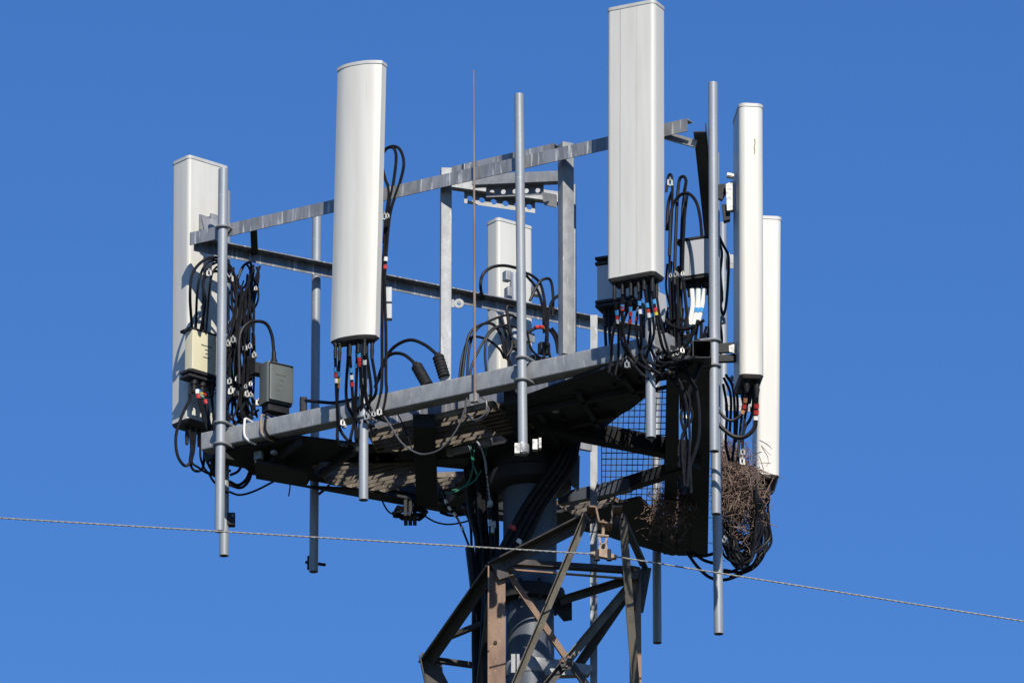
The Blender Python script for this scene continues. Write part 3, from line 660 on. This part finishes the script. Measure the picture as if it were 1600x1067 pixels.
cable([AMP_PORTS[0], P(320, 625, 'K', 0), P(326, 655, 'K', 0), P(333, 700, 'K', 0), P(336, 740, 'K', 0)], 'K', 0, *GA, .0125, [(.05, 'g'), (.10, 'r')])
for pts in ([(296, 672), (299, 700), (297, 722), (304, 735), (316, 732), (319, 705), (314, 675)], [(306, 676), (303, 705), (300, 722), (310, 730), (322, 738), (336, 742)],
            [(315, 676), (313, 712), (322, 735), (338, 745)], [(322, 678), (321, 705), (328, 730), (340, 742)], [(330, 672), (327, 700), (333, 725), (348, 738), (360, 735)],
            [(311, 676), (318, 700), (324, 722), (332, 732)], [(318, 620), (327, 660), (332, 700), (330, 740)], [(328, 600), (334, 650), (336, 700), (338, 735)], [(327, 741), (334, 752), (348, 765), (356, 770)],
            [(358, 752), (372, 758), (384, 750), (390, 738), (396, 728)], [(360, 742), (372, 736), (380, 722)], [(358, 757), (376, 762), (388, 752), (394, 735)]):
    cable(pts, 'K', .12 + random.uniform(-.1, .05), *GA, r=random.choice((.0085, .0105, .0125)))
cable([(358, 768), (375, 773), (400, 766), (435, 748)], 'K', .1, 'thin black cable sagging below the left corner of the platform', 'cable', None, .008) if False else cable([(358, 768), (375, 773), (400, 766), (435, 748)], 'K', .1, 'thin black cable sagging below the left corner of the platform', None, .008)
cable([(453, 748), (453, 762), (451, 775)], 'K', .05, 'short wire tail hanging free below the platform left of the rear pipe', None, .005)
cable([(498, 772), (508, 764), (514, 758)], 'K', .1, 'short stub of cable beside the dark rear pipe', None, .01)
# second antenna
G2 = ('black jumper cable with coloured tape dropping from the second antenna from the left', 'jumpers below the second antenna')
pr2 = ANT2[1]; ends = [[(527, 640), (531, 670), (546, 690)], [(527, 625), (528, 655), (528, 690)], [(552, 630), (556, 660), (557, 690)], [(541, 620), (552, 650), (566, 662)], [(556, 620), (553, 660), (548, 690)],
    [(566, 615), (564, 650), (560, 690)], [(580, 610), (574, 640), (570, 660)], [(571, 615), (580, 640), (590, 652)], [(588, 610), (574, 630), (556, 640)]]
tp2 = [[(.08, 'b'), (.12, 'r'), (.16, 'w')], [(.1, 'b'), (.15, 'y'), (.19, 'o')], [(.1, 'b'), (.15, 'w'), (.2, 'r')], None, [(.05, 'b')], [(.02, 'b'), (.05, 'r'), (.085, 'r')], None, [(.05, 'w')], None]
for p, e, t in zip(pr2, ends, tp2): cable([p] + [P(x, y, 'F', .2 if i < 1 else .13) for i, (x, y) in enumerate(e)] + [P(e[-1][0] + 14, e[-1][1] + 6, 'F', -.12)], 'F', 0, *G2, .0115, t)
G2b = ('black cable running up behind the right edge of the second antenna from the left', 'cables behind the right edge of the second antenna')
for pts in ([(598, 240), (606, 231), (616, 233), (619, 250), (614, 290), (606, 330), (601, 380), (598, 440), (597, 520), (597, 590), (594, 620), (586, 650)],
            [(598, 236), (612, 229), (625, 234), (631, 255), (625, 285), (613, 320), (608, 345), (604, 390), (601, 440), (603, 520), (603, 590), (604, 612), (599, 640), (592, 650)],
            [(597, 260), (602, 280), (608, 300), (603, 340), (600, 380)], [(599, 400), (600, 430), (603, 445)]):
    cable(pts, 'F', .06, *G2b, .0115, [(1.0, 'w'), (1.06, 'r')] if len(pts) > 12 else None)
cable([(590, 596), (602, 562), (616, 542), (640, 531), (664, 539), (684, 555)], 'F', .0, 'upper black arching cable ending in a boot against the left post', None, .0125, boots=())
cable([(586, 606), (600, 566), (612, 553), (628, 553), (642, 562), (652, 574)], 'F', .0, 'lower black arching cable ending in a ribbed boot on the front beam', None, .0125)
for x0, y0, x1, y1, lb in ((648, 567, 668, 602, 'ribbed black splice boot leaning on the front beam'), (683, 552, 694, 588, 'ribbed black splice boot touching the left post')):
    p, q = P(x0, y0, 'F', -.0), P(x1, y1, 'F', -.02); n = 15; m = M().tube([p.lerp(q, i / n) for i in range(n + 1)], [.014 + (.026 if 1 < i else .006) + (.005 if i % 2 else 0) for i in range(n + 1)], 10)
    solo('splice_boot', m, BOOT, lb, 'connector')
cable([(470, 632), (474, 626), (500, 628), (525, 629), (560, 622), (580, 618)], 'F', .02, 'black cable lying along the front beam left of the second antenna', None, .0125)
part('clip', M().box(P(474, 634, 'F', 0.02), RT * .03, V((0, .04, 0)), Z * .06, .01), BOOT, bpy.data.objects['head_frame']) if False else solo('cable_clip', M().box(P(474, 634, 'F', 0.0), RT * .026, V((0, .04, 0)), Z * .055, .012), BOOT, 'black clip holding a cable on the beam near the rear pipe', 'clip')
cable([(600, 650), (612, 668), (628, 692), (650, 707), (668, 709), (690, 700), (713, 672), (726, 640), (730, 620)], 'F', .03, 'thin grey earth cable sagging in a wide loop under the front beam', None, .0065, mt=RUBT)
cable([(614, 640), (626, 655), (640, 690), (644, 705)], 'F', -.1, 'thin dark wire hanging across the lit grating', None, .005)
cable([(727, 625), (729, 648), (742, 656), (758, 646), (760, 628), (752, 620)], 'F', .02, 'small grey cable coil hanging under the beam below the rod', None, .007, mt=RUBT)
cable([(760, 632), (764, 642), (752, 656), (738, 656), (731, 648)], 'F', .0, 'second turn of the small grey coil below the rod', None, .006, mt=RUBT)
# straps round the front beam
for x, mt, lb in ((391, WHT, 'pale strap wrapped round the left end of the front beam'), (417, BRT, 'brown strap wrapped round the front beam'), (424, RUB, 'black strap wrapped round the front beam')):
    c = P(x, 683 - (x - 345) * .213, 'F', .0); a = .075; m = M().tube(smooth([c + Z * a - nF * .05, c + Z * a + nF * .06, c + nF * .076 + Z * .04, c + nF * .078 - Z * .05, c - Z * .095 + nF * .05 + uF * .02, c - Z * .11 - nF * .03 + uF * .05], 4), .009, 7)
    solo('strap', m, mt if mt is not BRT else RUSTY, lb, 'strap')
# rear antenna
G6 = ('black cable arching beside the small rear antenna above the front beam', 'cables arching at the small rear antenna')
for pts in ([(764, 484, .5), (757, 472, .3), (751, 450), (754, 430), (768, 418), (788, 415), (812, 420)], 
            [(720, 608), (727, 550), (735, 520), (755, 506), (772, 508), (785, 530), (790, 560)], [(729, 608), (733, 545), (745, 515), (768, 500), (795, 492), (812, 500)],
            [(733, 608), (735, 580), (742, 560), (752, 540), (768, 515), (790, 508), (808, 512)], [(763, 606), (758, 560), (760, 530), (772, 514), (788, 510), (800, 525)],
            [(716, 606), (722, 560), (735, 528), (760, 530), (780, 545), (788, 560)], [(780, 495), (790, 520), (792, 550), (800, 575)], [(790, 560), (800, 540), (794, 500), (792, 480), (802, 480)],
            [(815, 425), (830, 430), (845, 445), (852, 480), (854, 520), (850, 560)], [(822, 430), (838, 450), (848, 480), (850, 520)], [(828, 470), (840, 445), (850, 436), (860, 438), (864, 460), (864, 495)],
            [(875, 460), (862, 472), (856, 500), (855, 540)], [(824, 520), (840, 512), (858, 515), (868, 530), (872, 552)], [(824, 520), (830, 545), (845, 560)], [(862, 512), (872, 528), (880, 560)], [(852, 500), (856, 540), (860, 560)], [(800, 575), (790, 555), (784, 540)]):
    cable(pts, 'K', -.25 + random.uniform(-.12, .06), *G6, r=random.choice((.0095, .011, .012)))
pb6 = bpy.data.objects['mounting_pipe.011']
for x, y, w_, h_ in ((792, 432, .03, .06), (794, 462, .025, .1), (838, 455, .04, .06), (806, 540, .06, .05), (850, 545, .05, .07), (842, 562, .09, .03)):
    part('clamp_bracket', M().box(P(x, y, 'K', -.0), uK * w_ * .8, nK * .03, Z * h_ * .6, .006), GALV if y < 470 else DARK, pb6)
cable([(836, 512), (845, 511), (852, 513)], 'K', -.34, 'short red and yellow taped cable end beside the rear antenna', None, .012, [(.0, 'r'), (.04, 'r'), (.075, 'y')])
# widest antenna
G3 = ('black jumper cable with coloured tape dropping from the widest antenna', 'jumpers below the widest antenna')
pr3 = ANT3[1]; tset = ['brw', 'br', 'brr', 'bw', 'brw', 'bry', 'br', '', 'wr', 'b', '']
e3 = [[(966, 510), (966, 560), (962, 590)], [(974, 520), (990, 560), (1020, 580)], [(984, 510), (978, 550), (970, 575)], [(1002, 520), (1000, 550), (990, 575)], [(1016, 510), (1015, 540), (1030, 565), (1052, 566)], [(1030, 520), (1040, 550), (1062, 548)],
      [(958, 520), (955, 560), (952, 585)], [(970, 520), (984, 560), (1010, 590)], [(994, 510), (1004, 560), (1030, 583)], [(1022, 520), (1010, 560), (1030, 572)], [(1034, 510), (1050, 560), (1075, 560)]]
for p, e, t in zip(pr3, e3, tset): cable([p] + [P(x, y, 'F', .28 if i < 1 else .18) for i, (x, y) in enumerate(e)] + [P(e[-1][0] + 16, e[-1][1] - 4, 'F', -.1)], 'F', 0, *G3, random.choice((.0095, .011)), [(.09 + random.uniform(-.03, .03) + .037 * i, c) for i, c in enumerate(t)])
G3b = ('black cable in the dense tangle between the widest antenna and the tallest bare pipe', 'cables tangled at the right front corner')
for pts in ([(1041, 300), (1044, 276), (1050, 278), (1050, 330), (1046, 420), (1048, 500), (1052, 560)], [(1056, 560), (1054, 450), (1056, 360), (1060, 290), (1066, 276), (1072, 282), (1069, 300)],
            [(1065, 545), (1064, 430), (1066, 340), (1071, 290)], [(1046, 400), (1049, 330), (1062, 306), (1076, 303), (1088, 316), (1094, 340), (1097, 372)], [(1042, 360), (1044, 320), (1050, 300)],
            [(1068, 440), (1074, 500), (1074, 540), (1066, 570)], [(1048, 440), (1052, 500), (1058, 545), (1064, 575)], [(1058, 430), (1060, 500), (1061, 570)], [(1075, 300), (1070, 340), (1066, 440)],
            [(1010, 500), (1022, 530), (1044, 542), (1070, 540), (1084, 520), (1090, 500)], [(1000, 540), (1020, 565), (1050, 575), (1078, 560), (1092, 530)], [(1034, 480), (1045, 505), (1066, 514), (1085, 510), (1100, 500)],
            [(1060, 575), (1078, 590), (1090, 620), (1092, 680), (1078, 730), (1068, 770)], [(1050, 580), (1064, 600), (1074, 640), (1078, 690), (1074, 760)], [(1072, 560), (1092, 545), (1104, 520)], [(1040, 585), (1062, 582), (1085, 565)],
            [(1052, 596), (1066, 606), (1078, 625), (1074, 660), (1066, 690), (1070, 760)], [(1092, 570), (1080, 600), (1070, 640), (1072, 690), (1068, 750)], [(1046, 590), (1070, 618), (1082, 650), (1066, 680), (1062, 730)], [(1100, 560), (1078, 612), (1064, 650), (1076, 700), (1080, 770)], [(945, 480), (946, 520), (948, 560)], [(952, 480), (953, 530), (957, 575)], [(1000, 470), (1003, 500), (1010, 540), (1036, 565)],
            [(1020, 470), (1030, 500), (1036, 520), (1060, 530)], [(1044, 505), (1056, 498), (1070, 502), (1074, 520)], [(980, 560), (1000, 580), (1034, 588), (1060, 580)], [(1092, 500), (1080, 530), (1086, 560)], [(1104, 510), (1096, 540), (1088, 590)]):
    cable(pts, 'F', -.12 + random.uniform(-.1, .08), *G3b, r=random.choice((.0095, .0105, .0118)))
for i in range(26):
    x0 = random.uniform(1000, 1088); y0 = random.uniform(470, 515); x1 = random.uniform(985, 1098); x2 = random.uniform(1020, 1095)
    cable([(x0, y0), (x0 + random.uniform(-8, 8), y0 + 30), ((x0 + x1) / 2, random.uniform(535, 572)), (x1, random.uniform(545, 585)), (x2, random.uniform(560, 610))], 'F', random.uniform(-.45, -.05), *G3b, r=random.choice((.007, .009, .0105)))
for i in range(7):
    x0 = 1043 + i * 3 + random.uniform(-2, 2)
    cable([(x0, random.uniform(395, 425)), (x0 + random.uniform(-4, 4), 450), (x0 + random.uniform(-5, 6), 490), (x0 + random.uniform(-12, 12), 530)], 'F', random.uniform(-.35, -.1), *G3b, r=random.choice((.008, .0105)))
Gw = ('white sleeved cable curving down from the white radio box', 'white sleeved cables below the white radio box')
for (x0, x1, x2), p in zip(((1084, 1086, 1083), (1094, 1094, 1090), (1104, 1101, 1096)), WP):
    cable([Yp(x0 - 3, 452, -1.86), Yp(x1 - 4, 478, -1.86), Yp(x2 - 6, 508, -1.86)], -1.8, 0, *Gw, .0165 + .001 * (x0 % 3), [(.13 + .004 * (x0 % 5), 'b')] if x0 > 1090 else None, WHT)
cable([Yp(1078, 480, -1.8), Yp(1079, 495, -1.8), Yp(1079, 508, -1.8)], -1.8, 0, 'thin white taped cable left of the white sleeves', None, .013, None, WHT)
Gt = ('black tail continuing below the white sleeves into the tangle', 'black tails below the white sleeves')
for a in ([(1083, 505), (1080, 525), (1070, 545)], [(1090, 506), (1087, 530), (1090, 548)], [(1096, 506), (1095, 530), (1088, 555)], [(1108, 450), (1109, 500), (1106, 530)]): cable(a, -1.8, 0, *Gt, .0115)
GR = ('black cable hanging down the back of the right hand pipes', 'cables down the right hand pipes')
for pts in ([(1122, 366), (1131, 385), (1138, 400), (1138, 430), (1134, 480), (1126, 500)], [(1121, 372), (1128, 395), (1125, 430), (1125, 470), (1130, 495)], [(1124, 500), (1128, 530), (1124, 560)], [(1131, 590), (1142, 620), (1140, 680)], [(1134, 585), (1146, 610), (1148, 680), (1144, 720)],
            [(1138, 590), (1152, 620), (1150, 690)], [(1130, 600), (1136, 640), (1134, 690), (1140, 720)]): cable(pts, -.3, 0, *GR, .0105)
G4 = ('black cable curving from under the right hand antenna back to the pipes', 'cables under the right hand antenna')
p4 = ANT4[1]
for p, e, t, rr_ in zip(p4, ([(1162, 640), (1156, 650), (1144, 657), (1132, 652), (1122, 640)], [(1181, 650), (1179, 668), (1164, 682), (1145, 681), (1121, 662)], [(1176, 640), (1172, 655), (1164, 668), (1158, 690)], [(1160, 640), (1156, 680), (1152, 720)], [(1168, 630), (1163, 660), (1160, 700)]), ('oro', 'rrw', '', '', 'r'), (.0115, .016, .011, .01, .01)):
    cable([p] + [Yp(x, y, -1.05 if rr_ > .0112 else -.9) for x, y in e], 0, 0, *G4, rr_, [(.06 + .045 * i, c) for i, c in enumerate(t)])
G5 = ('black cable in the big coil hanging below the twig nest and the rearmost antenna', 'coiled cables below the nest')
for i in range(24):
    cx, cy = 1160 + random.uniform(-8, 8), 806 + random.uniform(-16, 18); rx, ry = random.uniform(14, 38), random.uniform(45, 84); a0 = random.uniform(-70, -35); a1 = random.uniform(140, 205)
    pts = [(cx + rx * math.cos(R(a0 + (a1 - a0) * k / 9)) * (1 + .09 * math.sin(k * 1.7 + i)) + random.uniform(-3, 3), cy + ry * math.sin(R(a0 + (a1 - a0) * k / 9)) + random.uniform(-4, 4), random.uniform(-.05, .05)) for k in range(10)]
    cable(pts, .75, random.uniform(-.45, .35), *G5, r=random.choice((.0065, .008, .0095, .011)))
for p, e in zip(ANT5[1], ([(1189, 790), (1196, 840), (1185, 875), (1160, 893), (1130, 890)], [(1184, 800), (1176, 830), (1160, 850), (1135, 848)], [(1178, 800), (1170, 850), (1150, 880)], [(1192, 800), (1198, 850), (1180, 885), (1140, 902)])):
    cable([p] + [Yp(x, y, 1.0) for x, y in e], 0, 0, *G5, .0115, [(.02, 'r'), (.06, 'r'), (.1, 'o')], boots=((0, .08),))
Gs = ('black cable sagging out from under the dark rear corner to the coil', 'cables sagging under the rear corner')
for pts in ([(1073, 862), (1090, 885), (1110, 902), (1135, 905), (1165, 892), (1190, 870)], [(1082, 862), (1100, 875), (1125, 882)], [(1078, 864), (1100, 868), (1122, 862)], [(1130, 895), (1150, 890), (1172, 872)]): cable(pts, 1.3, 0, *Gs, .0125)
# feeders going down the pole
GF = ('thick black feeder cable running down the pole from the hub', 'feeders running down the pole')
for i, pts in enumerate(([(752, 700), (748, 760), (752, 830), (758, 900), (755, 980), (750, 1067), (750, 1300)], [(758, 700), (756, 770), (760, 840), (764, 900), (760, 980), (756, 1067), (756, 1300)], [(745, 690), (738, 760), (744, 830), (748, 890), (748, 980), (745, 1067), (745, 1300)],
    [(766, 700), (768, 770), (768, 840), (768, 900), (766, 1067), (764, 1300)], [(772, 720), (775, 790), (776, 850), (772, 920), (772, 1067), (770, 1300)], [(735, 720), (742, 780), (752, 850), (752, 900), (760, 1067), (761, 1300)], [(728, 730), (735, 800), (746, 850), (742, 920), (741, 1000), (742, 1067), (745, 1300)])):
    cable(pts, .05 + .03 * (i % 3), 0, *GF, r=.02)
GD = ('thick black feeder slanting across the front of the pole below the platform', 'feeders slanting across the pole')
for i, dx in enumerate((0, 11, 20, 30)):
    cable([(885 + dx * .6, 690), (862 + dx, 730), (820 + dx, 790), (790 + dx, 845), (770 + dx * .8, 885), (762 + dx * .3, 930), (760, 1067)], -.32 + .02 * i, 0, *GD, .024, [((.75, 'r'),), (), ((.85, 'w'),), ()][i])
cable([(734, 855), (737, 880), (740, 905), (742, 925)], 0, -.02, 'thick black tape wrapped cable joint beside the lattice chord', None, .034)
cable([(690, 765), (700, 790), (715, 810), (728, 840), (735, 860)], .2, 0, 'black and pale spiral wrapped cable hanging to the taped joint', None, .0085, [(.08, 'w'), (.14, 'w'), (.2, 'w'), (.32, 'w')])
cable([(728, 800), (735, 820), (737, 856)], .2, 0, 'black cable dropping straight to the taped joint', None, .01)
GG = ('green earth wire hanging under the platform left of the pole', 'green earth wires')
for pts in ([(742, 690), (740, 710), (738, 735), (730, 755), (712, 768), (695, 770)], [(765, 680), (760, 700), (758, 715)], [(735, 690), (738, 720), (746, 742)], [(752, 735), (740, 752), (722, 762), (706, 766)]): cable(pts, -.35, 0, *GG, .0065, mt=GRN)
cable([(744, 688), (752, 700), (758, 720), (760, 740)], -.4, 0, 'pale grey earth cable hanging beside the green wires', None, .008, mt=PIPEM)
Gc = ('short string of bright beads and links hanging left of the hub', None)
m = M()
for i in range(8): m.lathe(Yp(760 + i * .8, 738 + i * 6.5, -.36), [(.004, -.008), (.008, 0), (.004, .008)], 8)
m.tube([Yp(759, 730, -.36), Yp(766, 785, -.36)], .003, 5).lathe(Yp(766, 786, -.36), [(.01, -.03), (.02, -.02), (.02, .01), (.008, .03)], 10)
solo('bead_chain', m, ALU, 'short chain of bright beads hanging left of the pole hub', 'chain')
m = M()
for x, y in ((766, 818), (772, 820), (770, 828)): m.box(Yp(x, y, -.1), V((.012, 0, .006)), V((0, .02, 0)), Z * .025, .004)
solo('cable_hanger', m, ALU, 'bright clamp gripping the feeders left of the pole', 'clamp')
# slack coil below the rear beam
m = M()
for i in range(5):
    c = P(641, 801, 'K', .02); rx, ry = .115 + random.uniform(-.012, .012), .1; pts = [c + V((math.cos(a) * rx, math.sin(a) * ry, random.uniform(-.012, .012) + .02 * math.sin(a + i))) for a in [2 * math.pi * k / 20 for k in range(21)]]
    m.tube(pts, .009, 6)
ck = thing('cable_coil', 'flat black coil of spare cable hanging below the rear beam left of the pole', 'coil', P(641, 815, 'K', .02))
part('loops', m, RUB, ck); m = M()
for x in (634, 641, 648): m.box(P(x, 800, 'K', .02), RT * .014, V((0, .11, 0)), Z * .065, .004)
part('strap', m, DARK, ck)
cable([(596, 780), (604, 795), (612, 802), (622, 800)], 'K', .02, 'thin cable running from the rear beam to the left of the flat coil', None, .0065)
cable([(664, 806), (680, 815), (700, 819), (722, 816), (740, 811)], 'K', .02, 'thin cable running from the flat coil right to the feeders', None, .0065)
cable([(688, 800), (705, 805), (730, 803)], 'K', .02, 'black cable hugging the rear beam right of the flat coil', None, .011)

# ---------------------------------------------------------------- bright cable hangers
def hanger(x, y, f, off, label, grp, s=1.0, mt=ALU):
    c = P(x, y, f, off); a = random.uniform(-.4, .4); ux = V((math.cos(a), math.sin(a), random.uniform(-.3, .3))).normalized(); w_ = .0125 * s
    uy = Z.cross(ux).normalized(); hz = Z * .016 * s
    m = M().bar(c - ux * w_ - hz, c - ux * w_ + hz, .012 * s, .03, ux).bar(c + ux * w_ - hz, c + ux * w_ * .8 + hz, .012 * s, .03, ux)
    m.bar(c - ux * w_ * 1.3 + hz, c + ux * w_ * 1.1 + hz, .012 * s, .028, Z).bar(c - ux * w_ * 1.1 - hz * .9, c + ux * w_ * random.uniform(.2, 1) - hz * .9, .009 * s, .024, Z)
    m.tube([c + Z * .01 * s - uy * .02, c + Z * .03 * s - uy * .02], .007 * s, 6)
    return solo('cable_hanger', m, mt, label, 'clamp', grp)
for spec in (
    (('small bright cable clamp among the loops behind the leftmost antenna pipe', 'cable clamps at the leftmost antenna'), 'K', -.24, ((333, 427), (327, 428), (335, 431), (360, 437), (365, 435), (357, 538), (365, 532), (369, 551), (376, 549), (383, 545), (391, 542), (398, 556), (358, 597), (365, 597), (371, 593), (383, 605), (391, 601), (385, 617), (393, 618), (361, 612), (368, 614), (403, 630), (405, 640), (318, 428), (399, 452)), 1.25),
    (('small bright cable clamp on the front beam below the second antenna', 'cable clamps below the second antenna'), 'F', .14, ((529, 650), (535, 662), (546, 663), (538, 666), (574, 652), (584, 648), (592, 645), (568, 657), (600, 340), (606, 339)), 1.2),
    (('small bright cable clamp in a row under the widest antenna', 'cable clamps under the widest antenna'), 'F', .16, ((957, 573), (966, 572), (981, 571), (990, 569), (1026, 560), (1034, 558), (1042, 557), (1050, 555), (1058, 552), (1066, 549), (1040, 290), (1047, 287), (1070, 286), (1075, 284), (1048, 432), (1057, 430), (1066, 429)), 1.25),
    (('small bright clamp on the cables at the right hand pipes', 'cable clamps at the right hand pipes'), -.3, 0, ((1129, 502), (1136, 390), (1081, 690), (1067, 698), (1159, 722), (1161, 708), (1133, 844), (1145, 592), (1056, 745), (1066, 640), (1070, 652)), 1.3)):
    (lb, gp), f, off, xy, sc = spec
    for x, y in xy:
        if random.random() < .42: continue
        hanger(x, y, f, off + random.uniform(-.03, .03), lb, gp, sc * random.uniform(.5, .95), ALU if random.random() < .45 else GALV)

# ---------------------------------------------------------------- nest of twigs
def twigs(n, cx, cy, sx, sy, Y, sY, lmin, lmax):
    for _ in range(n):
        a = random.gauss(0, .5); b = random.gauss(0, .5); c = Yp(cx + sx * max(-1.5, min(1.5, a)), cy + sy * max(-1.6, min(1.6, b)), Y + sY * random.gauss(0, .5))
        d = V((random.gauss(0, .8), random.gauss(0, .8), random.gauss(0, 1))).normalized(); L = random.uniform(lmin, lmax); k = V((random.gauss(0, 1), random.gauss(0, 1), random.gauss(0, 1))) * L * .12
        r = random.uniform(.0018, .0042); nm.tube([c - d * L / 2, c - d * L * .1 + k * random.uniform(.3, 1.2), c + d * L * .22 + k, c + d * L / 2 + k * .3], [r, r, r * .8, r * .4], 4)
nm = M()
twigs(2500, 1150, 766, 25, 44, .72, .32, .06, .2)
twigs(500, 1168, 776, 26, 36, .72, .28, .05, .18)
twigs(350, 1138, 720, 18, 24, .7, .2, .05, .18)
twigs(1000, 1071, 757, 12, 44, .95, .2, .06, .2)
twigs(120, 1152, 842, 34, 26, .8, .3, .05, .2)
twigs(300, 1040, 800, 28, 34, .75, .25, .05, .18)
twigs(70, 1160, 756, 44, 70, .7, .3, .1, .26)
solo('bird_nest', nm, TWIG, 'large untidy bird nest of dry twigs behind the right hand pipes', 'nest')
